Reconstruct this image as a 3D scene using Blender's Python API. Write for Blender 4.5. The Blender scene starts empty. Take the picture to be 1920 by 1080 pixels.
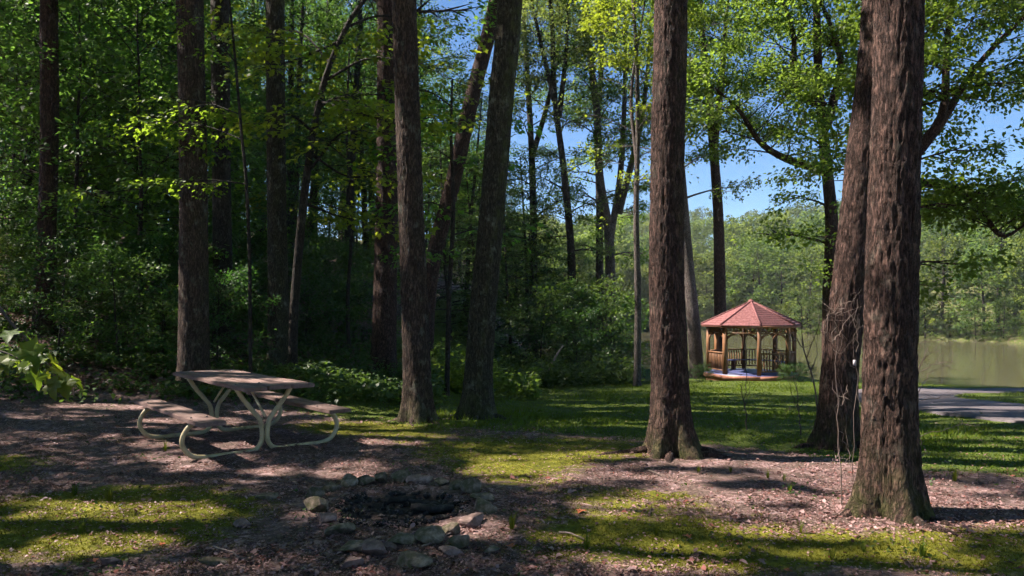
import bpy, bmesh, math, random
import numpy as np
from mathutils import Vector, Matrix

R = math.radians
scene = bpy.context.scene
# ------------------------------------------------------------------ camera
F_PX, HORIZON, CAM_Z = 1400.0, 575.0, 1.6
cam_data = bpy.data.cameras.new("camera")
cam_data.sensor_width = 36.0
cam_data.lens = F_PX / 1920 * 36
cam_data.shift_y = (HORIZON - 540) / 1920
cam_data.clip_end = 3000
cam = bpy.data.objects.new("camera", cam_data)
cam.location = (0, 0, CAM_Z)
cam.rotation_euler = (R(90), 0, 0)
scene.collection.objects.link(cam)
scene.camera = cam
# ------------------------------------------------------------------ world, sun, exposure
SUN_EL, SUN_AZ = R(51), R(8)          # sun to the left, a little beyond the table
TO_SUN = np.array([-math.cos(SUN_AZ) * math.cos(SUN_EL), math.sin(SUN_AZ) * math.cos(SUN_EL), math.sin(SUN_EL)])
world = bpy.data.worlds.new("World")
scene.world = world
world.use_nodes = True
wn = world.node_tree
sky = wn.nodes.new("ShaderNodeTexSky")
sky.sky_type = 'NISHITA'
sky.sun_disc = False
sky.sun_elevation = SUN_EL
sky.sun_rotation = math.atan2(TO_SUN[0], TO_SUN[1])
sky.air_density = 1.0
sky.dust_density = 0.1
sky.ozone_density = 4.0
sky.altitude = 1500
bg = wn.nodes["Background"]
hs_ = wn.nodes.new("ShaderNodeHueSaturation")
hs_.inputs['Saturation'].default_value = 1.12
wn.links.new(sky.outputs[0], hs_.inputs['Color'])
wn.links.new(hs_.outputs[0], bg.inputs[0])
bg.inputs[1].default_value = 0.055
sd = bpy.data.lights.new("sun", 'SUN')
sd.energy = 5.0
sd.angle = R(0.5)
sd.color = (1.0, 0.90, 0.80)
sun = bpy.data.objects.new("sun", sd)
sun.rotation_euler = Vector(TO_SUN).to_track_quat('Z', 'Y').to_euler()
scene.collection.objects.link(sun)
scene.view_settings.view_transform = 'Standard'
scene.view_settings.look = 'None'
scene.view_settings.gamma = 1.0
scene.view_settings.exposure = 1.8
scene.render.engine = 'CYCLES'
cy = scene.cycles
cy.use_adaptive_sampling = True
cy.adaptive_threshold = 0.03
cy.adaptive_min_samples = 12
cy.max_bounces = 5
cy.diffuse_bounces = 3
cy.glossy_bounces = 3
cy.transmission_bounces = 4
cy.transparent_max_bounces = 4
cy.use_denoising = True
cy.caustics_reflective = False
cy.caustics_refractive = False
cy.sample_clamp_indirect = 4.0

# ------------------------------------------------------------------ helpers
C = scene.collection


def at(u, v, y):
    """photo pixel at depth y -> world point"""
    return np.array([(u - 960) / F_PX * y, y, CAM_Z - (v - HORIZON) / F_PX * y])


def sstep(a, b, x):
    t = np.clip((np.asarray(x, float) - a) / (b - a), 0, 1)
    return t * t * (3 - 2 * t)


def _hash(i, j, k, s):
    h = (i * 374761393 + j * 668265263 + k * 2147483647 + s * 1274126177) & 0xFFFFFFFF
    h = ((h ^ (h >> 13)) * 1274126177) & 0xFFFFFFFF
    h = ((h ^ (h >> 16)) * 2246822519) & 0xFFFFFFFF
    return ((h ^ (h >> 15)) & 0xFFFFFF) / float(0xFFFFFF)


def vnoise(x, y, z=0.0, seed=0):
    x, y, z = np.broadcast_arrays(np.asarray(x, float), np.asarray(y, float), np.asarray(z, float))
    xi, yi, zi = np.floor(x).astype(np.int64), np.floor(y).astype(np.int64), np.floor(z).astype(np.int64)
    fx, fy, fz = x - xi, y - yi, z - zi
    fx, fy, fz = [f * f * (3 - 2 * f) for f in (fx, fy, fz)]
    out = 0
    for a in (0, 1):
        for b in (0, 1):
            for c in (0, 1):
                w = (fx if a else 1 - fx) * (fy if b else 1 - fy) * (fz if c else 1 - fz)
                out = out + w * _hash(xi + a, yi + b, zi + c, seed)
    return out


def fbm(x, y, z=0.0, seed=0, octv=3):
    s, a, t = 0, 1.0, 0
    for o in range(octv):
        f = 2.0 ** o
        s = s + a * vnoise(np.asarray(x) * f, np.asarray(y) * f, np.asarray(z) * f, seed + o)
        t += a
        a *= .5
    return s / t


def mesh_np(name, V, faces, mat=None, smooth=False):
    """V (n,3); faces: list of int arrays (m,k)"""
    me = bpy.data.meshes.new(name)
    V = np.ascontiguousarray(V, dtype=np.float32)
    me.vertices.add(len(V))
    me.vertices.foreach_set('co', V.ravel())
    faces = [np.asarray(f, dtype=np.int32) for f in faces if len(f)]
    loops = np.concatenate([f.ravel() for f in faces])
    starts, o = [], 0
    for f in faces:
        starts.append(o + np.arange(len(f)) * f.shape[1])
        o += f.size
    starts = np.concatenate(starts).astype(np.int32)
    me.loops.add(len(loops))
    me.loops.foreach_set('vertex_index', loops)
    me.polygons.add(len(starts))
    me.polygons.foreach_set('loop_start', starts)
    if smooth:
        me.polygons.foreach_set('use_smooth', np.ones(len(starts), dtype=bool))
    me.update(calc_edges=True)
    if mat:
        me.materials.append(mat)
    return me


class MB:
    def __init__(s):
        s.V, s.F, s.n = [], [], 0

    def add(s, V, *faces):
        V = np.asarray(V, float)
        for f in faces:
            if len(f):
                s.F.append(np.asarray(f, np.int64) + s.n)
        s.V.append(V)
        s.n += len(V)
        return s

    def box(s, c, d, rz=0.0, M=None):
        h = np.array(d) / 2.0
        P = np.array([[x, y, z] for x in (-1, 1) for y in (-1, 1) for z in (-1, 1)]) * h
        if rz:
            ca, sa = math.cos(rz), math.sin(rz)
            P = P @ np.array([[ca, sa, 0], [-sa, ca, 0], [0, 0, 1]])
        if M is not None:
            P = P @ np.asarray(M).T
        s.add(P + np.array(c), [[0, 1, 3, 2], [4, 6, 7, 5], [0, 4, 5, 1], [2, 3, 7, 6], [0, 2, 6, 4], [1, 5, 7, 3]])
        return s

    def tube(s, pts, rad, seg=6, cap=True):
        V, F = tube(pts, rad, seg)
        n = len(pts)
        s.add(V, F)
        if cap:
            s.F.append(np.array([list(range(seg - 1, -1, -1))]) + s.n - len(V))
            s.F.append(np.array([list(range((n - 1) * seg, n * seg))]) + s.n - len(V))
        return s

    def mesh(s, name, mat, smooth=False):
        return mesh_np(name, np.concatenate(s.V), s.F, mat, smooth)


def tube(pts, rad, seg=6):
    P = np.asarray(pts, float)
    n = len(P)
    rad = np.broadcast_to(np.asarray(rad, float), (n,))
    T = np.gradient(P, axis=0)
    T /= np.linalg.norm(T, axis=1)[:, None] + 1e-9
    ref = np.array([1, 0, 0]) if abs(T[0][0]) < .8 else np.array([0, 1, 0])
    N = np.zeros_like(P)
    a = ref - T[0] * ref.dot(T[0])
    N[0] = a / np.linalg.norm(a)
    for i in range(1, n):
        a = N[i - 1] - T[i] * N[i - 1].dot(T[i])
        N[i] = a / (np.linalg.norm(a) + 1e-9)
    B = np.cross(T, N)
    th = np.arange(seg) * 2 * math.pi / seg
    V = P[:, None] + rad[:, None, None] * (np.cos(th)[None, :, None] * N[:, None] + np.sin(th)[None, :, None] * B[:, None])
    i = np.arange(n - 1)[:, None] * seg
    j = np.arange(seg)[None]
    k = (j + 1) % seg
    Fq = np.stack([i + j, i + k, i + seg + k, i + seg + j], -1).reshape(-1, 4)
    return V.reshape(-1, 3), Fq


def spline(pts, n):
    """Catmull-Rom through pts -> n samples"""
    P = np.asarray(pts, float)
    Q = np.vstack([2 * P[0] - P[1], P, 2 * P[-1] - P[-2]])
    t = np.linspace(0, len(P) - 1, n)
    i = np.minimum(t.astype(int), len(P) - 2)
    f = (t - i)[:, None]
    a, b, c, d = Q[i], Q[i + 1], Q[i + 2], Q[i + 3]
    return .5 * (2 * b + (c - a) * f + (2 * a - 5 * b + 4 * c - d) * f ** 2 + (3 * b - a - 3 * c + d) * f ** 3)


def link(name, me, parent=None, loc=(0, 0, 0), rz=0.0, kind=None):
    o = bpy.data.objects.new(name, me)
    C.objects.link(o)
    o.location = tuple(float(q) for q in loc)
    o.rotation_euler = (0, 0, rz)
    if parent is not None:
        o.parent = parent
    if kind:
        o["kind"] = kind
    return o


def tag(o, label, cat, group=None):
    o["label"] = label
    o["category"] = cat
    if group:
        o["group"] = group
    return o


def thing(name, label, cat, loc=(0, 0, 0), rz=0.0, group=None):
    return tag(link(name, None, None, loc, rz), label, cat, group)


def copy_tree(o, parent=None):
    c = o.copy()
    C.objects.link(c)
    if parent is not None:
        c.parent = parent
    for ch in list(o.children):
        copy_tree(ch, c)
    return c


# ------------------------------------------------------------------ materials
def newmat(name):
    m = bpy.data.materials.new(name)
    m.use_nodes = True
    nt = m.node_tree
    return m, nt, nt.nodes["Principled BSDF"]


def N(nt, typ, **kw):
    n = nt.nodes.new(typ)
    for k, v in kw.items():
        if k in ('operation', 'blend_type', 'data_type', 'noise_dimensions', 'feature', 'attribute_name', 'wave_type', 'bands_direction', 'distance'):
            setattr(n, k, v)
        else:
            n.inputs[k.replace('_', ' ')].default_value = v
    return n


def ramp(nt, src, stops):
    r = nt.nodes.new("ShaderNodeValToRGB")
    e = r.color_ramp.elements
    while len(e) < len(stops):
        e.new(.5)
    for q, (p, c) in zip(e, stops):
        q.position = p
        q.color = (*c, 1) if len(c) == 3 else c
    nt.links.new(src, r.inputs[0])
    return r.outputs[0]


def mixc(nt, fac, a, b, blend='MIX'):
    n = nt.nodes.new("ShaderNodeMix")
    n.data_type = 'RGBA'
    n.blend_type = blend
    for sock, val in ((n.inputs[0], fac), (n.inputs[6], a), (n.inputs[7], b)):
        if hasattr(val, 'links'):
            nt.links.new(val, sock)
        elif isinstance(val, (int, float)):
            sock.default_value = val
        else:
            sock.default_value = (*val, 1)
    return n.outputs[2]


def coords(nt, scale=(1, 1, 1), which='Object'):
    tc = nt.nodes.new("ShaderNodeTexCoord")
    mp = nt.nodes.new("ShaderNodeMapping")
    mp.inputs['Scale'].default_value = scale
    nt.links.new(tc.outputs[which], mp.inputs[0])
    return mp.outputs[0]


def noise(nt, vec, scale, detail=3, rough=.55):
    n = nt.nodes.new("ShaderNodeTexNoise")
    n.inputs['Scale'].default_value = scale
    n.inputs['Detail'].default_value = detail
    n.inputs['Roughness'].default_value = rough
    if vec is not None:
        nt.links.new(vec, n.inputs['Vector'])
    return n.outputs[0]


def bump(nt, h, strength, dist, p):
    b = nt.nodes.new("ShaderNodeBump")
    b.inputs['Strength'].default_value = strength
    b.inputs['Distance'].default_value = dist
    nt.links.new(h, b.inputs['Height'])
    nt.links.new(b.outputs[0], p.inputs['Normal'])


def leaf_mat(name, cols, trans, tw=.45, spec=.25):
    m, nt, p = newmat(name)
    geo = nt.nodes.new("ShaderNodeNewGeometry")
    oi = nt.nodes.new("ShaderNodeObjectInfo")
    c = ramp(nt, geo.outputs['Random Per Island'], [(i / (len(cols) - 1), c) for i, c in enumerate(cols)])
    v = nt.nodes.new("ShaderNodeHueSaturation")
    mr = N(nt, "ShaderNodeMapRange", To_Min=.478, To_Max=.522)
    nt.links.new(oi.outputs['Random'], mr.inputs[0])
    nt.links.new(mr.outputs[0], v.inputs['Hue'])
    mv = N(nt, "ShaderNodeMapRange", To_Min=.62, To_Max=1.25)
    wh = nt.nodes.new("ShaderNodeMath")
    wh.operation = 'FRACT'
    w7 = N(nt, "ShaderNodeMath", operation='MULTIPLY')
    w7.inputs[1].default_value = 17.31
    nt.links.new(oi.outputs['Random'], w7.inputs[0])
    nt.links.new(w7.outputs[0], wh.inputs[0])
    nt.links.new(wh.outputs[0], mv.inputs[0])
    nt.links.new(mv.outputs[0], v.inputs['Value'])
    nt.links.new(c, v.inputs['Color'])
    nt.links.new(v.outputs[0], p.inputs['Base Color'])
    p.inputs['Roughness'].default_value = .48
    p.inputs['Specular IOR Level'].default_value = spec
    t = nt.nodes.new("ShaderNodeBsdfTranslucent")
    tv = nt.nodes.new("ShaderNodeHueSaturation")
    tv.inputs['Color'].default_value = (*trans, 1)
    nt.links.new(mr.outputs[0], tv.inputs['Hue'])
    nt.links.new(mv.outputs[0], tv.inputs['Value'])
    tcol = mixc(nt, .8, v.outputs[0], tv.outputs[0])
    nt.links.new(tcol, t.inputs[0])
    mx = nt.nodes.new("ShaderNodeMixShader")
    mx.inputs[0].default_value = tw
    nt.links.new(p.outputs[0], mx.inputs[1])
    nt.links.new(t.outputs[0], mx.inputs[2])
    nt.links.new(mx.outputs[0], nt.nodes["Material Output"].inputs[0])
    return m


def bark_mat(name, dark, mid, light, lichen=.5, moss=True, fine=1.7):
    m, nt, p = newmat(name)
    v = coords(nt, (1, 1, .28))
    a = noise(nt, v, 30 * fine, 6, .7)
    b = noise(nt, coords(nt, (1, 1, .4)), 7, 4, .6)
    f1 = noise(nt, coords(nt, (1, 1, .26)), 15 * fine, 5, .65)
    ab = nt.nodes.new("ShaderNodeMath")
    ab.operation = 'SUBTRACT'
    ab.inputs[1].default_value = .5
    nt.links.new(f1, ab.inputs[0])
    ab2 = nt.nodes.new("ShaderNodeMath")
    ab2.operation = 'ABSOLUTE'
    nt.links.new(ab.outputs[0], ab2.inputs[0])
    crk = noise(nt, coords(nt, (1, 1, 1.2)), 24 * fine, 3, .6)
    base = ramp(nt, a, [(.30, dark), (.5, mid), (.72, light)])
    crack = ramp(nt, ab2.outputs[0], [(0.0, (.12, .11, .10)), (.03, (.45, .43, .42)), (.085, (1, 1, 1))])
    base = mixc(nt, .85, base, crack, 'MULTIPLY')
    base = mixc(nt, .5, base, ramp(nt, crk, [(.36, (.4, .38, .37)), (.5, (1, 1, 1))]), 'MULTIPLY')
    base = mixc(nt, 1.0, base, ramp(nt, b, [(.3, (.72, .72, .73)), (.7, (1.1, 1.06, 1.04))]), 'MULTIPLY')
    lf = ramp(nt, noise(nt, coords(nt, (1, 1, .7)), 5.5, 5, .7), [(.56, (0, 0, 0)), (.70, (lichen, lichen, lichen))])
    base = mixc(nt, lf, base, (.26, .27, .21))
    if moss:
        g = nt.nodes.new("ShaderNodeAttribute")
        g.attribute_name = "moss"
        mf = nt.nodes.new("ShaderNodeMath")
        mf.operation = 'MULTIPLY'
        nt.links.new(g.outputs['Fac'], mf.inputs[0])
        nt.links.new(ramp(nt, noise(nt, coords(nt), 6, 4, .65), [(.38, (0, 0, 0)), (.62, (1, 1, 1))]), mf.inputs[1])
        base = mixc(nt, mf.outputs[0], base, (.075, .085, .02))
    nt.links.new(base, p.inputs['Base Color'])
    p.inputs['Roughness'].default_value = .85
    p.inputs['Specular IOR Level'].default_value = .25
    hh = mixc(nt, .5, a, crack)
    bump(nt, hh, 1.0, .03, p)
    return m


M = {}
M['leaf'] = leaf_mat("leaf_green", [(.026, .055, .012), (.045, .085, .016), (.07, .12, .02)], (.27, .47, .05), .5)
M['leaf_bright'] = leaf_mat("leaf_yellow_green", [(.05, .09, .014), (.085, .13, .018), (.12, .16, .025)], (.42, .55, .035), .52)
M['leaf_dark'] = leaf_mat("leaf_dark_green", [(.018, .042, .014), (.028, .06, .018), (.045, .08, .024)], (.12, .24, .03), .35)
M['leaf_wood'] = leaf_mat("leaf_woodland", [(.018, .042, .012), (.03, .062, .016), (.05, .09, .02)], (.17, .34, .045), .45)  # darker copy of leaf green; shade of the woods put into the colour
M['leaf_far'] = leaf_mat("leaf_far", [(.035, .062, .022), (.052, .088, .03), (.085, .12, .042)], (.30, .40, .07), .42, .1)
M['herb'] = leaf_mat("herb_green", [(.03, .065, .02), (.05, .10, .025), (.08, .13, .03)], (.18, .34, .04), .35)
M['grass'] = leaf_mat("grass_green", [(.04, .07, .010), (.06, .095, .013), (.105, .125, .02)], (.27, .34, .02), .38, .12)
M['mossblade'] = leaf_mat("moss_green", [(.07, .075, .008), (.12, .115, .010), (.18, .16, .014)], (.26, .24, .02), .3, .05)
M['litter'] = leaf_mat("dry_leaf", [(.06, .034, .03), (.14, .08, .07), (.24, .145, .135), (.36, .24, .23), (.20, .06, .04)], (.25, .14, .08), .15, .25)
M['bark_grey'] = bark_mat("bark_grey_brown", (.028, .019, .014), (.095, .062, .046), (.18, .128, .102), .5)
M['bark_red'] = bark_mat("bark_ridged_red_brown", (.022, .012, .009), (.092, .052, .040), (.20, .122, .10), .18)
M['bark_moss'] = bark_mat("bark_mossy", (.025, .022, .014), (.075, .066, .042), (.15, .125, .095), .7)
M['bark_pale'] = bark_mat("bark_pale", (.06, .05, .045), (.17, .14, .125), (.28, .24, .22), .3, False)
M['bark_far'] = bark_mat("bark_forest", (.022, .018, .014), (.06, .048, .038), (.11, .09, .075), .25, False)


def simple(name, stops, scale, rough=.8, stretch=(1, 1, 1), bmp=.3, bd=.01, spec=.3, which='Object', detail=4):
    m, nt, p = newmat(name)
    a = noise(nt, coords(nt, stretch, which), scale, detail, .6)
    oi = nt.nodes.new("ShaderNodeObjectInfo")
    c = ramp(nt, a, stops)
    mr = N(nt, "ShaderNodeMapRange", To_Min=.78, To_Max=1.2)
    nt.links.new(oi.outputs['Random'], mr.inputs[0])
    hs = nt.nodes.new("ShaderNodeHueSaturation")
    nt.links.new(c, hs.inputs['Color'])
    nt.links.new(mr.outputs[0], hs.inputs['Value'])
    nt.links.new(hs.outputs[0], p.inputs['Base Color'])
    p.inputs['Roughness'].default_value = rough
    p.inputs['Specular IOR Level'].default_value = spec
    if bmp:
        bump(nt, a, bmp, bd, p)
    return m


M['plank'] = simple("weathered_plank", [(.25, (.07, .042, .034)), (.5, (.155, .10, .085)), (.75, (.25, .17, .15))], 14, .75, (.12, 1, 1), .35, .006)
M['pipe'] = simple("cream_pipe", [(.3, (.30, .24, .13)), (.5, (.44, .37, .21)), (.8, (.52, .45, .28))], 9, .45, (1, 1, 1), .1, .004, .5)
M['bolt'] = simple("bolt_steel", [(.3, (.12, .1, .09)), (.7, (.25, .22, .2))], 40, .5)
M['stone'] = simple("mossy_stone", [(.33, (.045, .046, .014)), (.45, (.085, .070, .042)), (.56, (.15, .115, .085)), (.72, (.27, .21, .17))], 17, .85, (1, 1, 1), .6, .02)
M['stone_pink'] = simple("pinkish_stone", [(.28, (.08, .055, .045)), (.48, (.16, .105, .09)), (.72, (.30, .205, .185))], 18, .85, (1, 1, 1), .6, .02)
M['char'] = simple("charred_wood", [(.3, (.006, .006, .006)), (.55, (.018, .016, .015)), (.8, (.06, .055, .05))], 18, .8, (1, 1, 1), .8, .02)
M['ash'] = simple("ash_and_charcoal", [(.35, (.010, .009, .009)), (.55, (.035, .03, .028)), (.72, (.14, .12, .115))], 26, .9, (1, 1, 1), .8, .02)
M['gaz_wood'] = simple("stained_wood", [(.3, (.12, .055, .024)), (.5, (.19, .09, .042)), (.75, (.26, .135, .07))], 6, .6, (1, 1, .3), .15, .005)
M['gaz_red'] = simple("red_brown_stained_wood", [(.3, (.19, .075, .05)), (.6, (.30, .13, .09)), (.8, (.36, .19, .14))], 7, .65, (1, 1, 1), .15, .005)
M['shingle'] = simple("red_shingle", [(.3, (.10, .036, .036)), (.5, (.155, .060, .060)), (.75, (.23, .10, .098))], 11, .85, (1, 1, 1), .4, .01)
M['gaz_floor'] = simple("blue_grey_deck", [(.3, (.06, .07, .17)), (.6, (.09, .10, .24)), (.8, (.14, .15, .28))], 5, .45, (1, 1, 1), .1, .004, .5)
M['asphalt'] = simple("asphalt", [(.3, (.075, .062, .066)), (.5, (.13, .11, .115)), (.75, (.20, .17, .175))], 34, .85, (1, 1, 1), .4, .006, .3, 'Object', 6)
M['twig'] = simple("bare_twig", [(.3, (.10, .07, .058)), (.7, (.24, .18, .15))], 20, .7, (1, 1, .3), .2, .003)
M['twig_dark'] = simple("dark_twig", [(.3, (.04, .03, .025)), (.7, (.10, .08, .065))], 20, .8, (1, 1, .3), .2, .003)
M['tag'] = simple("pale_tag", [(.3, (.36, .31, .33)), (.7, (.5, .45, .47))], 30, .5)

# water
m, nt, p = newmat("lake_water")
p.inputs['Base Color'].default_value = (.085, .078, .045, 1)
p.inputs['Roughness'].default_value = .09
p.inputs['IOR'].default_value = 1.33
a = noise(nt, coords(nt, (1, .35, 1)), 2.2, 4, .6)
bump(nt, a, .22, .05, p)
M['water'] = m

# ground
m, nt, p = newmat("woodland_ground")
co = coords(nt)
att = nt.nodes.new("ShaderNodeAttribute")
att.attribute_name = "cover"
sep = nt.nodes.new("ShaderNodeSeparateColor")
nt.links.new(att.outputs['Color'], sep.inputs[0])
vor = nt.nodes.new("ShaderNodeTexVoronoi")
vor.inputs['Scale'].default_value = 26
dist = nt.nodes.new("ShaderNodeVectorMath")
dist.operation = 'ADD'
nz = nt.nodes.new("ShaderNodeTexNoise")
nz.inputs['Scale'].default_value = 14
nt.links.new(co, nz.inputs['Vector'])
sc_ = nt.nodes.new("ShaderNodeVectorMath")
sc_.operation = 'SCALE'
sc_.inputs['Scale'].default_value = .09
nt.links.new(nz.outputs['Color'], sc_.inputs[0])
nt.links.new(co, dist.inputs[0])
nt.links.new(sc_.outputs[0], dist.inputs[1])
nt.links.new(dist.outputs[0], vor.inputs['Vector'])
sepv = nt.nodes.new("ShaderNodeSeparateColor")
nt.links.new(vor.outputs['Color'], sepv.inputs[0])
lit = ramp(nt, sepv.outputs[0], [(0, (.07, .043, .038)), (.4, (.15, .09, .08)), (.75, (.25, .16, .15)), (1, (.34, .24, .23))])
soil = ramp(nt, noise(nt, co, 30, 5, .7), [(.35, (.05, .034, .026)), (.6, (.13, .09, .076)), (.8, (.22, .16, .14))])
lit = mixc(nt, ramp(nt, noise(nt, co, 3.5, 4, .65), [(.40, (0, 0, 0)), (.6, (1, 1, 1))]), soil, lit)
mossc = ramp(nt, noise(nt, co, 16, 5, .7), [(.3, (.05, .055, .008)), (.5, (.115, .115, .012)), (.72, (.19, .17, .024))])
grs = ramp(nt, noise(nt, co, 22, 5, .75), [(.3, (.024, .040, .007)), (.5, (.06, .085, .013)), (.75, (.13, .135, .03))])


def edge(src, amt=.55, sc=4.0):
    mm = N(nt, "ShaderNodeMath", operation='ADD')
    nn = N(nt, "ShaderNodeMath", operation='MULTIPLY_ADD')
    nt.links.new(noise(nt, co, sc, 6, .72), nn.inputs[0])
    nn.inputs[1].default_value = amt * 2
    nn.inputs[2].default_value = -amt
    nt.links.new(src, mm.inputs[0])
    nt.links.new(nn.outputs[0], mm.inputs[1])
    return ramp(nt, mm.outputs[0], [(.42, (0, 0, 0)), (.58, (1, 1, 1))])


g1 = mixc(nt, edge(sep.outputs[0], .6, 5), lit, mossc)
g2 = mixc(nt, edge(sep.outputs[1], .4, 3), g1, grs)
g3 = mixc(nt, sep.outputs[2], g2, (.02, .017, .016))
nt.links.new(g3, p.inputs['Base Color'])
p.inputs['Roughness'].default_value = .92
p.inputs['Specular IOR Level'].default_value = .15
hb = mixc(nt, .5, vor.outputs['Distance'], noise(nt, co, 45, 4, .7))
bump(nt, hb, .7, .03, p)
M['ground'] = m

# ------------------------------------------------------------------ terrain
LAKE = np.array([(4, 45), (16.5, 40), (15.5, 31), (16.5, 26.5), (22, 25), (45, 23), (100, 24), (120, 45), (84, 60), (61, 81), (42, 120), (30, 138), (10, 122), (1, 75)], float)
WATER_Z = -2.6


def lake_sd(x, y):
    """signed distance to the shoreline, positive on land"""
    x, y = np.asarray(x, float), np.asarray(y, float)
    d = np.full(x.shape, 1e9)
    ins = np.zeros(x.shape, bool)
    n = len(LAKE)
    for i in range(n):
        a, b = LAKE[i], LAKE[(i + 1) % n]
        e = b - a
        t = np.clip(((x - a[0]) * e[0] + (y - a[1]) * e[1]) / e.dot(e), 0, 1)
        d = np.minimum(d, np.hypot(x - a[0] - t * e[0], y - a[1] - t * e[1]))
        if a[1] != b[1]:
            c = ((a[1] > y) != (b[1] > y)) & (x < (b[0] - a[0]) * (y - a[1]) / (b[1] - a[1]) + a[0])
            ins ^= c
    return np.where(ins, -d, d)


def gz(x, y, fine=True):
    x, y = np.asarray(x, float), np.asarray(y, float)
    sdl = lake_sd(x, y)
    hill = .20 * np.log1p(np.exp(np.clip((-x * .75 + y * .5 - 11.5) * 1.2, -30, 60))) / 1.2
    hill = np.minimum(hill, 14) * sstep(3, -4, x)
    lawn = -.071 * np.clip(y - 10, 0, 26) * sstep(-4.5, .5, x)
    near = hill + lawn + .10 * (fbm(x * .35, y * .35, 0, 5) - .5)
    far = -2.1 + .15 * np.clip(sdl, 0, 160) + 3 * (fbm(x * .03, y * .03, 0, 9) - .5) * sstep(4, 30, sdl)
    w = sstep(50, 80, y + .3 * np.clip(x, 0, 100) - 6) * sstep(-12, 2, x)
    z = near * (1 - w) + far * w
    z = np.where(True, -3.4 + (z + 3.4) * sstep(-2.0, 2.2, sdl + .9 * (fbm(x * .5, y * .5, 0, 4) - .5)), z)
    if fine:
        k = sstep(30, 14, y)
        z = z + k * (.035 * (fbm(x * 2.3, y * 2.3, 0, 1) - .5) + .018 * (vnoise(x * 9, y * 9, 0, 2) - .5))
    return z


def gz1(x, y):
    return float(gz(np.array([x]), np.array([y]))[0])


FIRE = (-.89, 5.9)


def grass_w(x, y):
    yb = np.interp(x, [-6, -3, -1, 1.5, 3, 3.8, 5.5], [13.5, 11.2, 9.9, 8.9, 8.3, 7.3, 6.6])
    return sstep(-.7, .9, y - yb) * sstep(-5, -2.5, x - .0 * y)


def gauss(x, y, cx, cy_, rx, ry):
    return np.exp(-((x - cx) / rx) ** 2 - ((y - cy_) / ry) ** 2)


def moss_w(x, y):
    w = 0.12
    for g in [(-3.1, 5.6, 1.5, 1.0, 1.0), (.3, 8.3, 1.7, .9, .75), (-.1, 7.0, .7, .9, .55), (.7, 5.2, 1.3, .8, .5), (2.6, 4.9, 2.0, .55, .5), (-2.0, 9.8, 1.3, .9, .9), (1.2, 6.3, .8, .5, .45), (4.2, 4.9, 1.2, .6, .5), (-5.4, 7.6, 1.0, .6, .7)]:
        w = w + g[4] * gauss(x, y, *g[:4])
    for g in [(2.2, 6.9, 1.0, .6, .5), (3.1, 6.4, .9, .6, .5), (-3.2, 8.6, 1.4, 1.1, .6), (-.9, 5.9, .95, .95, .7), (4.6, 6.0, .8, .5, .5)]:
        w = w - g[4] * gauss(x, y, *g[:4])
    return np.clip(w, 0, 1)


def stretch(lo, hi, c, fine, n):
    """monotonic coordinates dense around c"""
    t = np.linspace(-1, 1, n)
    s = np.sinh(t * fine) / math.sinh(fine)
    return np.where(s < 0, c + s * (c - lo), c + s * (hi - c))


gx = stretch(-160, 260, -.2, 6.6, 360)
gy = np.concatenate([np.linspace(-30, 3, 14)[:-1], np.linspace(3, 11, 230)[:-1], np.linspace(11, 30, 150)[:-1], np.geomspace(30, 420, 110)])
X, Y = np.meshgrid(gx, gy)
Z = gz(X.ravel(), Y.ravel())
# charred hollow inside the fire ring
rf = np.hypot(X.ravel() - FIRE[0], Y.ravel() - FIRE[1])
Z = Z - .05 * sstep(.62, .35, rf)
nx, ny = len(gx), len(gy)
i = np.arange(ny - 1)[:, None] * nx
j = np.arange(nx - 1)[None]
Fq = np.stack([i + j, i + j + 1, i + nx + j + 1, i + nx + j], -1).reshape(-1, 4)
gme = mesh_np("ground", np.stack([X.ravel(), Y.ravel(), Z], -1), [Fq], M['ground'], True)
cov = np.ones((nx * ny, 4), np.float32)
xx, yy = X.ravel(), Y.ravel()
cov[:, 0] = moss_w(xx, yy) * (1 - sstep(.75, .55, rf))
gw = grass_w(xx, yy)
farw = sstep(40, 60, yy)
cov[:, 1] = np.maximum(gw * (1 - farw), farw * .55)
cov[:, 2] = .85 * sstep(.62, .3, rf)
ca = gme.color_attributes.new("cover", 'FLOAT_COLOR', 'POINT')
ca.data.foreach_set('color', cov.ravel())
ground = link("ground", gme, kind="structure")

# keep the water inside the basin only
wme2 = mesh_np("lake", np.column_stack([LAKE + (LAKE - LAKE.mean(0)) * .03, np.zeros(len(LAKE))]), [[list(range(len(LAKE)))]], M['water'])
link("lake", wme2, loc=(0, 0, WATER_Z), kind="structure")

# road
rc = spline([(8.9, -6), (8.6, 4), (8.5, 10), (8.55, 15), (9.4, 18.6), (11.8, 20.9), (16, 21.6), (26, 20.5), (60, 17)], 160)
rt = np.gradient(rc, axis=0)
rt /= np.linalg.norm(rt, axis=1)[:, None]
rn = np.column_stack([-rt[:, 1], rt[:, 0]])
cols_ = np.array([-1.46, -1.36, -.9, -.45, 0, .45, .9, 1.36, 1.46])
P = rc[:, None] + rn[:, None] * cols_[None, :, None]
px_, py_ = P[..., 0].ravel(), P[..., 1].ravel()
wig = np.where(np.abs(np.tile(cols_, len(rc))) > 1.4, .18 * (vnoise(px_ * 1.6, py_ * 1.6, 0, 3) - .5), 0)
px_, py_ = px_ + wig, py_ + wig
RV = np.column_stack([px_, py_, gz(px_, py_, False) + np.where(np.abs(np.tile(cols_, len(rc))) > 1.4, -.06, .035)])
i = np.arange(len(rc) - 1)[:, None] * 9
j = np.arange(8)[None]
RF = np.stack([i + j, i + 9 + j, i + 10 + j, i + j + 1], -1).reshape(-1, 4)
link("road", mesh_np("road", RV, [RF], M['asphalt'], True), kind="structure")


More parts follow.
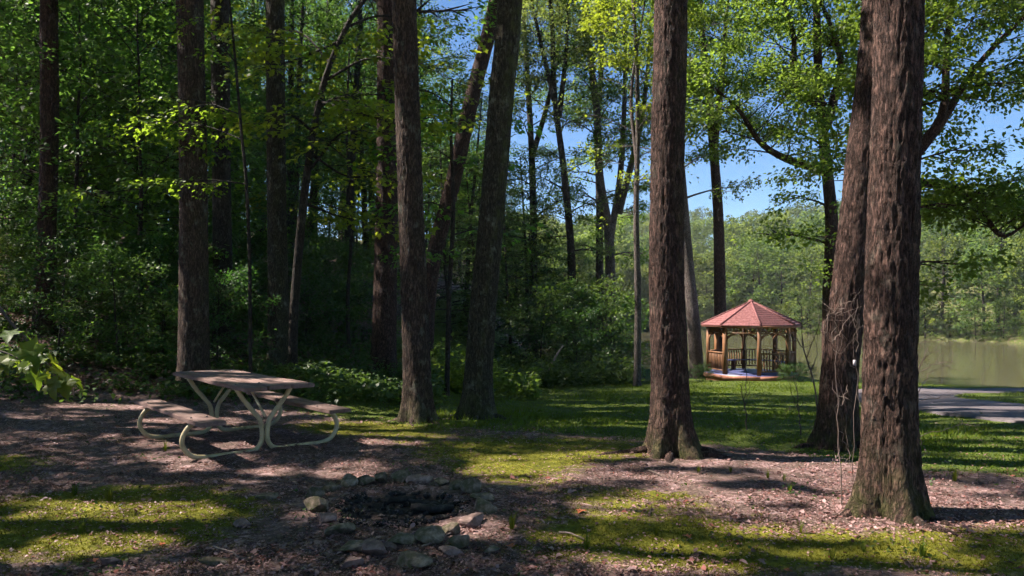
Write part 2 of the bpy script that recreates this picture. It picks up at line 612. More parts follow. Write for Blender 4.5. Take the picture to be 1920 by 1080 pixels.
def road_d(x, y):
    return np.min(np.hypot(np.asarray(x)[..., None] - rc[:, 0], np.asarray(y)[..., None] - rc[:, 1]), -1)


# ------------------------------------------------------------------ sun patches on the ground (gaps in the canopy)
PATCH = []
for (u, v, ru, rv) in [(200, 985, 190, 60), (330, 800, 100, 22), (430, 850, 70, 30), (500, 893, 45, 16), (660, 885, 65, 16), (660, 800, 120, 30), (890, 1003, 60, 16), (590, 990, 70, 25),
                       (1000, 880, 110, 32), (1140, 880, 100, 30), (1400, 910, 200, 50), (1520, 880, 110, 34), (1200, 960, 100, 18), (1300, 1000, 70, 22), (1250, 1050, 160, 24), (1480, 1012, 140, 28),
                       (1650, 1010, 130, 26), (1810, 945, 130, 44), (1560, 960, 90, 24), (1750, 1060, 90, 18), (1080, 745, 160, 10), (1430, 725, 150, 14), (1480, 760, 110, 9), (1820, 850, 90, 8), (1830, 768, 110, 10), (200, 770, 100, 10)]:
    s = .071 if (u > 900 and v < 800) else 0
    yy_ = 1400 * (CAM_Z - s * 10) / max(20, (v - HORIZON) - 1400 * s)
    yy_ = min(yy_, 34)
    x_ = (u - 960) / F_PX * yy_
    PATCH.append((x_, yy_, ru * yy_ / F_PX, max(.25, rv * yy_ * yy_ / 2240)))
SH = -TO_SUN[:2] / TO_SUN[2]
SURE = []
for (x_, y_, z0_, z1_) in [(1.7, 8.0, 0, 1.3), (1.7, 8.0, 2.4, 4.2), (2.85, 5.7, .1, 1.2), (2.85, 5.7, 2.2, 3.6), (3.9, 8.6, 1.8, 3.4), (-1.3, 10.7, .1, .9), (-1.4, 10.7, 2.4, 4.0), (-3.0, 17.5, .2, 2.6), (-5.8, 13.4, .6, 2.0), (-4.5, 12.2, 3.3, 3.9), (-5.2, 12.1, 3.3, 3.9), (-6.0, 12.0, 3.3, 3.9), (-6.6, 11.9, 3.3, 3.9), (-5.0, 12.5, 4.2, 4.9), (-6.0, 12.6, 4.2, 4.9), (-2.3, 3.15, 1.2, 1.7), (-2.1, 3.2, 1.2, 1.6)]:
    for z_ in np.arange(z0_, z1_, .3):
        SURE.append((x_ + SH[0] * z_, y_ + SH[1] * z_, .38, .34))
for (x_, y_, rx_, ry_) in [(12.0, 32.1, 2.6, 2.4), (11.0, 27.5, 5, 1.0), (8, 24, 4, .8), (-1.0, 18.0, 2.2, 2.0), (2.5, 20.5, 3.0, .7), (.6, 19.5, 1.2, 1.0), (-2.9, 14.6, 1.2, .8), (3, 14.5, 2.5, .5), (5, 16.5, 3.5, .6), (4, 18.6, 3, .6), (6, 21.8, 4, .7), (9.5, 25.4, 4, .8), (5.5, 12.3, 2, .4), (5.6, 9.5, 1.6, .35), (7.2, 11, 1.5, .4), (12.2, 32.3, 3.3, 3.0), (2.2, 12.6, 1.2, .35), (-2.75, 8.95, .6, .28), (-2.1, 8.35, .5, .3), (-3.35, 7.95, .55, .25), (-4.0, 8.8, .4, .25), (-3.3, 9.5, .4, .2), (-1.4, 9.0, .5, .3)]:
    PATCH.append((x_, y_, rx_, ry_))
PATCH = np.array(PATCH)


def in_patch(Pw, grow=.15):
    """does a leaf spray at Pw throw its shade on one of the lit patches?"""
    g = Pw[:, :2] + SH[None] * (Pw[:, 2:3] - 0.0)
    d = np.full(len(g), 9.0)
    for p_ in PATCH:
        d = np.minimum(d, ((g[:, 0] - p_[0]) / (p_[2] + grow)) ** 2 + ((g[:, 1] - p_[1]) / (p_[3] + grow)) ** 2)
    sure = np.zeros(len(g), bool)
    for p_ in SURE:
        sure |= ((g[:, 0] - p_[0]) / p_[2]) ** 2 + ((g[:, 1] - p_[1]) / p_[3]) ** 2 < 1
    sure &= Pw[:, 2] > 5.2
    out = d < 1.35
    if out.any():
        h = g[out]
        out[out] = (d[out] < .75 + .6 * vnoise(h[:, 0] * 3, h[:, 1] * 5, 0, 18)) & (fbm(h[:, 0] * .9 + 3, h[:, 1] * 2.6, 0, 17, 2) < .63)
    return out | sure



# ------------------------------------------------------------------ leaves and sprays
LEAF_Q = np.array([(0, 0, 0), (.45, .30, .07), (1, 0, -.06), (.45, -.30, .07)])
LEAF_6 = np.array([(0, 0, 0), (.30, .36, .05), (.58, .20, .04), (1, 0, -.08), (.58, -.20, .04), (.30, -.36, .05)])
LEAF_M = np.array([(0, 0, 0), (.02, .26, .03), (.26, .22, .03), (.44, .52, .0), (.56, .25, .03), (1, 0, -.1), (.56, -.25, .03), (.44, -.52, .0), (.26, -.22, .03), (.02, -.26, .03)])


def rots(yaw, pitch, roll):
    cy_, sy, cp, sp, cr, sr = np.cos(yaw), np.sin(yaw), np.cos(pitch), np.sin(pitch), np.cos(roll), np.sin(roll)
    Rm = np.empty((len(yaw), 3, 3))
    Rm[:, 0, 0] = cy_ * cp
    Rm[:, 0, 1] = -sy * cr - cy_ * sp * sr
    Rm[:, 0, 2] = sy * sr - cy_ * sp * cr
    Rm[:, 1, 0] = sy * cp
    Rm[:, 1, 1] = cy_ * cr - sy * sp * sr
    Rm[:, 1, 2] = -cy_ * sr - sy * sp * cr
    Rm[:, 2, 0] = sp
    Rm[:, 2, 1] = cp * sr
    Rm[:, 2, 2] = cp * cr
    return Rm


def leaves(rg, pos, yaw, pitch, roll, size, shape):
    Rm = rots(yaw, pitch, roll)
    return np.einsum('nij,kj->nki', Rm, shape) * size[:, None, None] + pos[:, None]


def make_spray(rg, n, size, shape, flat=.10, tilt=.45):
    t = rg.uniform(.05, 1, n) ** .75
    w = .42 * np.sin(np.clip(t * 2.6 + .35, 0, math.pi)) + .06
    s = rg.uniform(-1, 1, n)
    pos = np.column_stack([t, s * w, rg.normal(0, flat, n) - .12 * t ** 2 - .1 * np.abs(s) * w])
    yaw = s * 1.1 + rg.normal(0, .5, n)
    return leaves(rg, pos, yaw, rg.normal(-.25, tilt, n), rg.normal(0, tilt, n), size * rg.uniform(.65, 1.25, n), shape)


def crown_mesh(name, rg, S, protos, mat, org=None):
    """S: dict pos,yaw,pitch,scale"""
    pos, yaw, pit, sc = S
    k = rg.integers(0, len(protos), len(pos))
    Vs, n = [], 0
    K = protos[0].shape[1]
    for q, pr in enumerate(protos):
        idx = np.where(k == q)[0]
        if not len(idx):
            continue
        Rm = rots(yaw[idx], pit[idx], rg.normal(0, .25, len(idx)))
        W = np.einsum('mij,lkj->mlki', Rm, pr) * sc[idx][:, None, None, None] + pos[idx][:, None, None]
        W = W.reshape(-1, K, 3)
        if org is not None:
            W = W[~in_patch(W.mean(1) + org, .06)]
        Vs.append(W.reshape(-1, 3))
    V = np.concatenate(Vs)
    Fc = np.arange(len(V)).reshape(-1, K)
    return mesh_np(name, V, [Fc], mat)


rg0 = np.random.default_rng(11)
SPR_Q = [make_spray(rg0, 32, .15, LEAF_Q, .13) for _ in range(6)]
SPR_6 = [make_spray(rg0, 38, .14, LEAF_6, .13) for _ in range(6)]
SPR_QD = [make_spray(rg0, 62, .145, LEAF_Q, .14, .5) for _ in range(6)]
SPR_M = [make_spray(rg0, 24, .15, LEAF_M, .06, .34) for _ in range(6)]
SPR_FLAT = [make_spray(rg0, 34, .12, LEAF_6, .035, .28) for _ in range(6)]
SPR_FAR = [make_spray(rg0, 16, .30, LEAF_Q, .2, .6) for _ in range(6)]


def grow(rg, path, r0, c0, nb, bl, el=(.2, .9), nsec=4, spr=.8, sag=0.0, taper=.85, spacing=.55, scl=(.8, 1.3), prof='round', brk=.34, azr=None, min_r=.012):
    """limbs and leaf sprays for a tree whose trunk follows path (local coordinates)"""
    path = np.asarray(path, float)
    L = np.concatenate([[0], np.cumsum(np.linalg.norm(np.diff(path, axis=0), axis=1))])
    L = L / L[-1]
    mb = MB()
    sp, sy, spp, ss = [], [], [], []

    def spray(p, d):
        sp.append(p)
        sy.append(math.atan2(d[1], d[0]) + rg.normal(0, .5))
        spp.append(rg.normal(.02, .2) + .4 * math.atan2(d[2], math.hypot(d[0], d[1])))
        ss.append(spr * rg.uniform(*scl))
    az = rg.uniform(0, 6.28)
    for b in range(nb):
        t = c0 + (1 - c0) * (b + rg.uniform(.1, .9)) / nb
        st = np.array([np.interp(t, L, path[:, k]) for k in range(3)])
        az = az + 2.4 + rg.normal(0, .35)
        a = az if azr is None else rg.uniform(*azr)
        q = (t - c0) / (1 - c0)
        pr = {'round': math.sin(math.pi * (.18 + .78 * q)) ** .7, 'cone': 1.05 - .85 * q, 'flat': 1.0}[prof]
        ln = bl * pr * rg.uniform(.7, 1.15)
        e = el[0] + (el[1] - el[0]) * q + rg.normal(0, .12)
        n = 6
        s = np.linspace(0, 1, n)
        d = np.array([math.cos(a) * math.cos(e), math.sin(a) * math.cos(e), math.sin(e)])
        side = np.array([-math.sin(a), math.cos(a), 0])
        pts = st + s[:, None] * ln * d + side * (rg.normal(0, .10) * ln * s ** 2)[:, None] + np.array([0, 0, 1]) * (-sag * ln * s ** 2 + .05 * ln * np.sin(s * 3))[:, None] + rg.normal(0, .02 * ln, (n, 3)) * s[:, None]
        rb = max(min_r, r0 * (1 - taper * t) * brk)
        mb.tube(pts, np.linspace(rb, min_r * .6, n), 5, False)
        for k in range(nsec):
            u = .28 + .72 * (k + rg.uniform(0, 1)) / nsec
            p0 = np.array([np.interp(u, s, pts[:, c]) for c in range(3)])
            aa = a + (1 if k % 2 else -1) * rg.uniform(.45, 1.15)
            l2 = ln * .48 * (1.15 - .6 * u) * rg.uniform(.7, 1.2)
            ee = e * .6 + rg.normal(0, .22)
            d2 = np.array([math.cos(aa) * math.cos(ee), math.sin(aa) * math.cos(ee), math.sin(ee)])
            p1 = p0 + d2 * l2 * .5 + rg.normal(0, .04 * l2, 3)
            p2 = p0 + d2 * l2 - np.array([0, 0, sag * l2 * .6])
            mb.tube([p0, p1, p2], [rb * .42 + .004, rb * .25 + .003, .003], 4, False)
            m_ = max(1, int(l2 / (spr * spacing)))
            for w in range(m_):
                f = (w + .6) / m_
                spray(p0 + (p2 - p0) * f, d2)
        for f in (.8, 1.0):
            spray(np.array([np.interp(f, s, pts[:, c]) for c in range(3)]), d)
    return mb, [np.array(q) for q in (sp, sy, spp, ss)]


def plain_path(rg, H, lean=(0, 0), wob=.012, n=9):
    t = np.linspace(0, 1, n)
    P = np.column_stack([lean[0] * t + np.cumsum(rg.normal(0, wob * H / n * 2, n)), lean[1] * t + np.cumsum(rg.normal(0, wob * H / n * 2, n)), t * H])
    P[0, :2] = 0
    return P


# ------------------------------------------------------------------ bark trunks
def bark_trunk(name, path, r, flare, mat, seed, fine_top, ridge=.02, seg=72, dz=.035, moss_h=.5, moss_side=0.0, lobes=5, freq=9.0):
    """trunk as one displaced surface; path in local coordinates (base at z=0), r = (base radius, top radius)"""
    path = np.asarray(path, float)
    H = path[-1, 2]
    zs = np.concatenate([np.arange(-.25, fine_top, dz), np.linspace(fine_top, H, max(4, int((H - fine_top) / .5)))])
    sp = spline(path, 200)
    o = np.argsort(sp[:, 2])
    cx, cyy = np.interp(zs, sp[o, 2], sp[o, 0]), np.interp(zs, sp[o, 2], sp[o, 1])
    rad = np.interp(zs, [-.3, 0, 3, H], [r[0] * 1.02, r[0], r[0] * .88, r[1]])
    th = np.arange(seg) * 2 * math.pi / seg
    ZZ, TH = np.meshgrid(zs, th, indexing='ij')
    ph = seed * 1.7
    fl = flare * np.exp(-np.clip(ZZ + .05, -.2, 9) / .26)
    RR = rad[:, None] * (1 + fl * (.75 + .55 * np.cos(lobes * TH + ph + .6 * np.sin(2 * TH + ph)) + .25 * np.cos((lobes - 2) * TH - ph)))
    c, s = np.cos(TH), np.sin(TH)
    q = 1.0 / max(.12, r[0])
    n1 = vnoise(c * freq * .8 + 30, s * freq * .8 + 30, ZZ * 7.0, seed)
    n2 = vnoise(c * freq * 1.9 + 9, s * freq * 1.9 + 9, ZZ * 19.0, seed + 3)
    big = fbm(c * 1.3 + 5, s * 1.3 + 5, ZZ * .55, seed + 7)
    rid = 1 - np.abs(2 * n1 - 1)
    rid2 = 1 - np.abs(2 * n2 - 1)
    RR = RR * (1 + .10 * (big - .5)) + ridge * (.85 * (rid - .5) + .55 * (rid2 - .5))
    V = np.stack([cx[:, None] + RR * c, cyy[:, None] + RR * s, ZZ], -1).reshape(-1, 3)
    n = len(zs)
    i = np.arange(n - 1)[:, None] * seg
    j = np.arange(seg)[None]
    k = (j + 1) % seg
    Fq = np.stack([i + j, i + k, i + seg + k, i + seg + j], -1).reshape(-1, 4)
    me = mesh_np(name, V, [Fq], mat, True)
    mo = np.clip(np.exp(-np.clip(ZZ, 0, 9) / (moss_h * .55)) * .9 + moss_side * sstep(.1, .9, np.cos(TH + .35)) * sstep(.35, .6, big), 0, 1)
    at_ = me.attributes.new("moss", 'FLOAT', 'POINT')
    at_.data.foreach_set('value', mo.ravel().astype(np.float32))
    return me


def big_tree(name, label, base_uvy, top_uv, r, mat, seed, H=17, flare=.7, mid=None, crown=None, ridge=.02, seg=72, dz=.04, fine_top=7.5, moss_h=.5, moss_side=0.0, group=None, leafmat='leaf', filt=True, protos=None, freq=9.0, cat="tree", lobes=5):
    """a tall tree standing at a photo pixel; mid/top points in pixels at the same depth give its lean"""
    u, y = base_uvy
    x = (u - 960) / F_PX * y
    z0 = gz1(x, y)
    pts = [(0, 0, -.3), (0, 0, 0)]
    for (pu, pv) in (mid or []):
        w = at(pu, pv, y)
        pts.append((w[0] - x, 0, w[2] - z0))
    w = at(top_uv[0], top_uv[1], y)
    tx, tz = w[0] - x, w[2] - z0
    pts.append((tx, 0, tz))
    last = np.array(pts[-1])
    prev = np.array(pts[-2])
    sl = (last - prev) / max(.1, (last - prev)[2])
    if H > last[2] + 1:
        k = H - last[2]
        pts.append(tuple(last + np.array([sl[0] * .6, 0, 1.0]) * k * .5))
        pts.append(tuple(last + np.array([sl[0] * .8, 0, 1.0]) * k))
    t = thing(name, label, cat, (x, y, z0), 0, group)
    link("trunk", bark_trunk("trunk", pts, r, flare, M[mat], seed, min(fine_top, H * .8), ridge, seg, dz, moss_h, moss_side, lobes, freq), t)
    if crown:
        rg = np.random.default_rng(seed)
        cc = dict(c0=.5, nb=18, bl=4.0, nsec=5, spr=.95)
        cc.update(crown)
        mb, S = grow(rg, spline(pts[1:], 30), r[0], **cc)
        link("limbs", mb.mesh("limbs", M['bark_far'], True), t, kind="stuff")
        link("crown", crown_mesh("crown", rg, S, protos or SPR_Q, M[leafmat], np.array([x, y, z0]) if filt else None), t, kind="stuff")
    return t


# ---- the tall trees that stand round the clearing
tH = big_tree("tall_tree", "ridged reddish trunk flaring at its root beside the mown lawn, alone before the gazebo", (1262, 8.1), (1258, 0), (.195, .15), 'bark_red', 3, 17, .95, [(1256, 700), (1250, 500), (1252, 250)], dict(c0=.55), .022, 96, .03, 6.5, .35, .25, freq=11)
tI = big_tree("tall_tree", "thickest deeply furrowed trunk with bare twigs around it, rooted in leaf litter", (1668, 5.75), (1686, 0), (.188, .15), 'bark_red', 5, 16, .75, [(1668, 700), (1675, 400)], dict(c0=.6), .026, 110, .022, 5.2, .45, .15, freq=12)
tJ = big_tree("tall_tree", "leaning dark trunk partly hidden behind the thickest furrowed trunk", (1568, 8.6), (1648, 0), (.198, .11), 'bark_red', 8, 17, .6, [(1574, 700), (1590, 560), (1617, 300)], dict(c0=.6), .02, 80, .035, 6.5, .4, .2)
tE = big_tree("tall_tree", "straight grey-brown trunk just beyond the picnic table's right bench", (786, 10.7), (758, 0), (.198, .15), 'bark_grey', 12, 18, .7, [(780, 640), (771, 400), (764, 200)], dict(c0=.5), .018, 80, .04, 7, .35, .1)
tF = big_tree("tall_tree", "mossy trunk leaning toward the lawn with wide mossy foot", (893, 11.4), (956, 0), (.215, .15), 'bark_moss', 14, 18, .75, [(904, 600), (924, 380), (942, 160)], dict(c0=.5), .016, 80, .04, 7, .7, .75)
tA = big_tree("tall_tree", "brown upright trunk rising directly behind the picnic table", (363, 13.4), (356, 0), (.265, .2), 'bark_grey', 17, 19, .35, [(363, 600), (362, 300)], dict(c0=.5, nb=24, bl=4.6), .014, 72, .05, 8, .3, .2)
tB = big_tree("tall_tree", "slimmer speckled trunk beside the thin leaning maple", (522, 16.0), (516, 0), (.225, .17), 'bark_moss', 19, 18, .35, [(522, 600), (518, 300)], dict(c0=.5), .012, 60, .06, 9, .4, .3)
tD = big_tree("tall_tree", "reddish trunk with splayed roots at the edge of the undergrowth", (718, 17.5), (726, 0), (.29, .15), 'bark_red', 21, 19, .6, [(722, 560), (726, 300)], dict(c0=.42), .02, 60, .06, 10, .3, 0)
tG = big_tree("tall_tree", "strongly slanting trunk crossing open sky beyond the mossy trunk", (795, 19.5), (930, 0), (.24, .16), 'bark_red', 23, 17, .4, [(806, 520), (850, 340), (886, 180)], dict(c0=.75, nb=10, bl=3.0), .015, 48, .08, 10, .3, 0)
tL = big_tree("tall_tree", "dark trunk half hidden behind the brown upright trunk", (420, 18.5), (412, 0), (.25, .2), 'bark_far', 25, 19, .35, [(416, 400)], dict(c0=.5), .012, 40, .08, 9, .3, 0)
tK = big_tree("tall_tree", "reddish-brown slim trunk standing on the dim leaf-strewn slope", (82, 17.0), (92, 0), (.21, .16), 'bark_red', 27, 19, .4, [(82, 560), (92, 300)], dict(c0=.5, nb=22, bl=4.5), .012, 48, .06, 9, .3, .2)

def roots(t, r, mat, seed, n, L):
    rg = np.random.default_rng(seed)
    a = rg.uniform(0, 6.28)
    x, y, z = t.location
    for k in range(n):
        a += 6.28 / n + rg.normal(0, .25)
        ln = L * rg.uniform(.55, 1.15)
        s_ = np.linspace(0, 1, 12)
        bend = rg.normal(0, .35)
        px = np.cos(a + bend * s_) * (r * .95 + ln * s_)
        py = np.sin(a + bend * s_) * (r * .95 + ln * s_)
        pz = gz(px + x, py + y) - z + .045 * (1 - s_) ** 2 - .04 * s_ + .012 * np.sin(s_ * 9 + k)
        c = np.column_stack([px, py, pz])
        link("root", MB().tube(c, np.linspace(.048, .012, 12) * (1 + rg.normal(0, .08, 12)) * r / .2, 9, True).mesh("root", M[mat], True), t)


for t_, r_, m_, n_, L_ in ((tH, .22, 'bark_red', 5, .75), (tI, .21, 'bark_red', 4, .6), (tJ, .2, 'bark_red', 5, .5), (tE, .2, 'bark_grey', 6, .5), (tF, .22, 'bark_moss', 6, .6), (tD, .3, 'bark_red', 6, .6)):
    roots(t_, r_, m_, int(t_.location.x * 10) + 200, n_, L_)

# unseen trees added left of and around the camera for their shade
rgc = np.random.default_rng(77)
for i, (x, y, H, bl) in enumerate([(-10.2, 10.4, 17, 4.4), (-13.2, 6.2, 19, 4.6), (-14.2, 11.2, 20, 4.8), (-8.8, 3.6, 16, 4.2), (-17.5, 9.0, 21, 4.8), (-11.2, 12.9, 18, 4.4), (-12, 1.5, 18, 4.6), (-6.5, .5, 15, 4.0), (-17.5, 15.0, 20, 4.8), (-21, 12, 20, 4.8), (-16, 4.0, 20, 4.8), (-14.5, 15.5, 19, 4.4), (-2.5, -4.5, 18, 5.0), (3.5, -3.5, 19, 5.0), (8.5, -6, 18, 5.0), (-8, -6, 18, 5.0), (1, -9, 18, 5), (6.5, 1.2, 18, 4.4)]):
    z0 = gz1(x, y)
    t = thing("forest_edge_tree", "tall shade tree of the wood's edge beside the clearing", "tree", (x, y, z0), 0, "shade trees along the wood's edge")
    pts = plain_path(rgc, H, rgc.normal(0, .5, 2))
    pts[0, 2] = -.3
    link("trunk", bark_trunk("trunk", pts, (.24, .09), .5, M['bark_grey'], 40 + i, 4, .012, 28, .2, .3, 0), t)
    mb, S = grow(rgc, pts, .24, .42, 34, bl, (.15, .9), 5, .95, brk=.2)
    link("limbs", mb.mesh("limbs", M['bark_far'], True), t, kind="stuff")
    link("crown", crown_mesh("crown", rgc, S, SPR_Q, M['leaf'], np.array([x, y, z0])), t, kind="stuff")

# ---- leaning understory maple with broad flat layers (thin trunk between table tree and red trunk)
def layered_tree(name, label, base_uy, path_uv, r, seed, limbs, mat='leaf', H=None, protos=None, group=None, bark='bark_far', spr=.8, dens=1.0):
    """limbs: list of ((u,v) start .. (u,v) end, depth offset end, half width of the leaf layer)"""
    u, y = base_uy
    x = (u - 960) / F_PX * y
    z0 = gz1(x, y)
    o = np.array([x, y, z0])
    t = thing(name, label, "tree", o, 0, group)
    pts = [(0, 0, -.25), (0, 0, 0)] + [tuple(at(a, b, y) - o) for a, b in path_uv]
    link("trunk", bark_trunk("trunk", pts, r, .35, M[bark], seed, pts[-1][2] * .9, .006, 24, .12, .3, 0), t)
    rg = np.random.default_rng(seed)
    sp, sy, spp, ss = [], [], [], []
    for (pl, dy, wdt) in limbs:
        w = [at(a, b, y + dy * k / (len(pl) - 1)) - o for k, (a, b) in enumerate(pl)]
        c = spline(w, 14)
        mb = MB()
        mb.tube(c, np.linspace(min(.032, r[0] * .4), .005, 14), 6, False)
        Ln = np.linalg.norm(np.diff(c, axis=0), axis=1).sum()
        nsub = max(4, int(Ln / .28))
        for k in range(nsub):
            f = .15 + .85 * (k + rg.uniform(0, 1)) / nsub
            p0 = np.array([np.interp(f, np.linspace(0, 1, 14), c[:, q]) for q in range(3)])
            d = c[-1] - c[0]
            a0 = math.atan2(d[1], d[0])
            aa = a0 + (1 if k % 2 else -1) * rg.uniform(.5, 1.3)
            l2 = wdt * rg.uniform(.6, 1.1) * (1.1 - .5 * f)
            p2 = p0 + np.array([math.cos(aa) * l2, math.sin(aa) * l2, rg.normal(-.05, .10) * l2])
            mb.tube([p0, (p0 + p2) / 2 + (0, 0, .03), p2], [.009, .006, .003], 4, False)
            m_ = max(1, int(dens * l2 / .42))
            for q in range(m_):
                g = (q + .5) / m_
                sp.append(p0 + (p2 - p0) * g)
                sy.append(aa + rg.normal(0, .45))
                spp.append(rg.normal(-.06, .12))
                ss.append(spr * rg.uniform(.75, 1.2))
        link("limb", mb.mesh("limb", M['bark_far'], True), t)
    S = [np.array(q) for q in (sp, sy, spp, ss)]
    link("crown", crown_mesh("crown", rg, S, protos or SPR_M, M[mat], o), t, kind="stuff")
    return t


layered_tree("leaning_maple", "thin leaning maple with wide flat layers of leaves beside the speckled trunk", (548, 15.2), [(553, 560), (575, 330), (606, 160), (650, 50), (690, -10)], (.095, .05), 31,
             [([(600, 200), (640, 182), (740, 178), (880, 196)], 1.2, 1.6), ([(612, 150), (690, 110), (780, 120), (850, 150)], -1.0, 1.7), ([(590, 250), (540, 215), (470, 240)], -.8, 1.2),
              ([(585, 290), (650, 330), (720, 330)], 1.0, 1.3), ([(620, 120), (560, 60), (470, 60)], 1.0, 1.5), ([(650, 50), (720, 30), (800, 60)], 1.5, 1.6), ([(580, 320), (640, 250), (700, 250)], -.8, 1.3), ([(570, 380), (620, 400), (690, 420)], .8, 1.1), ([(600, 190), (680, 215), (760, 235)], -1.5, 1.6), ([(630, 80), (560, 110), (480, 130)], -1.2, 1.4)], 'leaf_bright', dens=1.7)
layered_tree("maple_sapling", "slender maple sapling with sunlit flat sprays crossing the brown trunk", (470, 12.4), [(468, 500), (462, 345), (452, 240), (440, 100), (430, 0)], (.03, .015), 33,
             [([(462, 345), (400, 338), (320, 345), (200, 362), (165, 365)], -.5, .55), ([(455, 262), (380, 235), (300, 232), (210, 258)], .6, .6), ([(452, 215), (380, 190), (300, 180)], 1.2, .6), ([(445, 120), (380, 50), (330, 30)], -.3, .5)], 'leaf_bright', protos=SPR_FLAT, spr=.72, dens=2.6)

layered_tree("leafy_maple", "bright leafy young maple filling the gap between the straight trunk and mossy trunk", (838, 15.5), [(842, 560), (850, 400), (846, 260), (848, 150)], (.05, .02), 35,
             [([(850, 400), (810, 380), (770, 390)], .8, 1.1), ([(848, 330), (890, 300), (940, 310)], -.8, 1.1), ([(848, 300), (800, 270), (750, 270)], -.6, 1.3), ([(847, 250), (900, 225), (950, 240)], .8, 1.1), ([(848, 200), (800, 170), (740, 170)], .5, 1.3), ([(850, 440), (900, 430), (950, 450)], .5, 1.0), ([(850, 480), (810, 470), (770, 480)], -.5, .9)], 'leaf', dens=1.7)
layered_tree("leafy_maple", "yellow-green young maple lit by the sun before the reddish splayed trunk", (655, 19.5), [(652, 560), (660, 400), (650, 250), (655, 100)], (.05, .02), 36,
             [([(655, 400), (600, 380), (550, 390)], .8, 1.3), ([(655, 340), (720, 320), (760, 330)], -.8, 1.2), ([(652, 300), (600, 260), (560, 260)], -.6, 1.4), ([(650, 240), (700, 200), (740, 210)], .8, 1.3), ([(652, 440), (700, 430), (730, 440)], .5, 1.0), ([(652, 180), (600, 150), (560, 140)], .5, 1.3)], 'leaf_bright', dens=1.7)

# ---- airy pale trees around the lawn's far end
def fork_tree(name, label, base_uy, stems, r, mat, seed, crown, leafmat='leaf', protos=None, spr_scale=1, group=None):
    """stems: list of pixel polylines (first starts at the base)"""
    u, y = base_uy
    x = (u - 960) / F_PX * y
    z0 = gz1(x, y)
    o = np.array([x, y, z0])
    t = thing(name, label, "tree", o, 0, group)
    rg = np.random.default_rng(seed)
    Ss = []
    for k, st in enumerate(stems):
        pts = [tuple(at(a, b, y) - o + np.array([0, (0 if q == 0 else rg.normal(0, .15)), 0])) for q, (a, b) in enumerate(st)]
        rr = r if k == 0 else r * .62
        if k == 0:
            pts = [(0, 0, -.3), (0, 0, 0)] + pts
            link("trunk", bark_trunk("trunk", pts, (rr, rr * .35), .3, M[mat], seed, pts[-1][2] * .95, .012, 24, .15, .3, 0), t)
        else:
            c = spline(pts, 16)
            link("limb", MB().tube(c, np.linspace(rr, rr * .22, 16), 8, False).mesh("limb", M[mat], True), t)
        cc = dict(c0=.2 if k else .4, nb=16, bl=2.6, nsec=5, spr=.9, el=(.1, .9), brk=.3)
        cc.update(crown)
        mb, S = grow(rg, spline(pts, 24), rr, **cc)
        link("branches", mb.mesh("branches", M[mat], True), t, kind="stuff")
        Ss.append(S)
    S = [np.concatenate([q[i] for q in Ss]) for i in range(4)]
    link("crown", crown_mesh("crown", rg, S, protos or SPR_QD, M[leafmat], o), t, kind="stuff")
    return t


fork_tree("forked_tree", "pale smooth tree forking low into several stems beyond the shrub thicket", (1143, 40.5), [[(1143, 460), (1124, 330), (1118, 200), (1100, 60), (1095, -60)], [(1143, 455), (1163, 330), (1170, 200), (1172, 60), (1168, -60)], [(1160, 400), (1200, 240), (1215, 120), (1225, -20)]], .33, 'bark_pale', 51, dict(c0=.3, nb=20, bl=3.2), 'leaf')
fork_tree("airy_tree", "tall thin-leaved tree with dark lower trunk left of the pale forked tree", (1070, 39), [[(1072, 500), (1058, 330), (1040, 180), (1035, 40), (1020, -80)], [(1048, 220), (1062, 90), (1066, -40)], [(1040, 190), (1010, 60), (990, -30)]], .26, 'bark_far', 52, dict(c0=.28, nb=20, bl=3.0), 'leaf_far')
fork_tree("slim_dark_tree", "slim dark straight trunk just behind the pale forked tree", (1124, 46), [[(1124, 420), (1122, 250), (1130, 60), (1130, -60)]], .3, 'bark_far', 53, dict(c0=.35, nb=22, bl=3.0), 'leaf')
fork_tree("airy_tree", "leafy tree whose crown fills the gap just right of the slanting trunk", (1000, 43), [[(1000, 420), (995, 250), (985, 80), (980, -60)], [(996, 300), (1030, 180), (1050, 60), (1060, -60)]], .28, 'bark_far', 59, dict(c0=.25, nb=20, bl=3.4), 'leaf')
fork_tree("gazebo_tree", "dark slender tree rising straight behind the gazebo roof", (1352, 37), [[(1350, 560), (1345, 400), (1335, 250), (1328, 150), (1318, 40), (1310, -60)], [(1338, 280), (1350, 160), (1362, 40), (1370, -60)]], .34, 'bark_red', 54, dict(c0=.55, nb=22, bl=3.4, nsec=6), 'leaf')
fork_tree("shore_tree", "light leaning trunk at the water left of the gazebo", (1308, 35), [[(1300, 600), (1290, 480), (1270, 300), (1262, 150), (1258, -20)]], .33, 'bark_pale', 55, dict(c0=.45, nb=20, bl=3.4, nsec=6), 'leaf')
fork_tree("arching_tree", "tree with long arching limb reaching out left between gazebo and leaning trunk", (1556, 23), [[(1556, 560), (1556, 420), (1548, 280), (1542, 150), (1534, 0), (1530, -80)], [(1552, 320), (1480, 300), (1430, 265), (1385, 212), (1340, 165)], [(1550, 240), (1580, 120), (1560, 40), (1520, -40)], [(1546, 200), (1500, 160), (1490, 60), (1460, -20)]], .24, 'bark_red', 56, dict(c0=.25, nb=17, bl=2.3, nsec=6, spr=.8), 'leaf')
fork_tree("spreading_maple", "maple with two long limbs slanting up behind the thickest furrowed trunk", (1672, 13.0), [[(1680, 500), (1690, 330), (1700, 180), (1690, 0), (1690, -80)], [(1694, 320), (1760, 235), (1840, 130), (1905, 50), (1960, 0)], [(1694, 300), (1750, 230), (1775, 120), (1800, 10), (1810, -60)], [(1690, 350), (1770, 345), (1830, 385), (1890, 440), (1940, 420)]], .15, 'bark_red', 57, dict(c0=.3, nb=17, bl=1.45, nsec=5, spr=.6, el=(-.1, .7)), 'leaf')
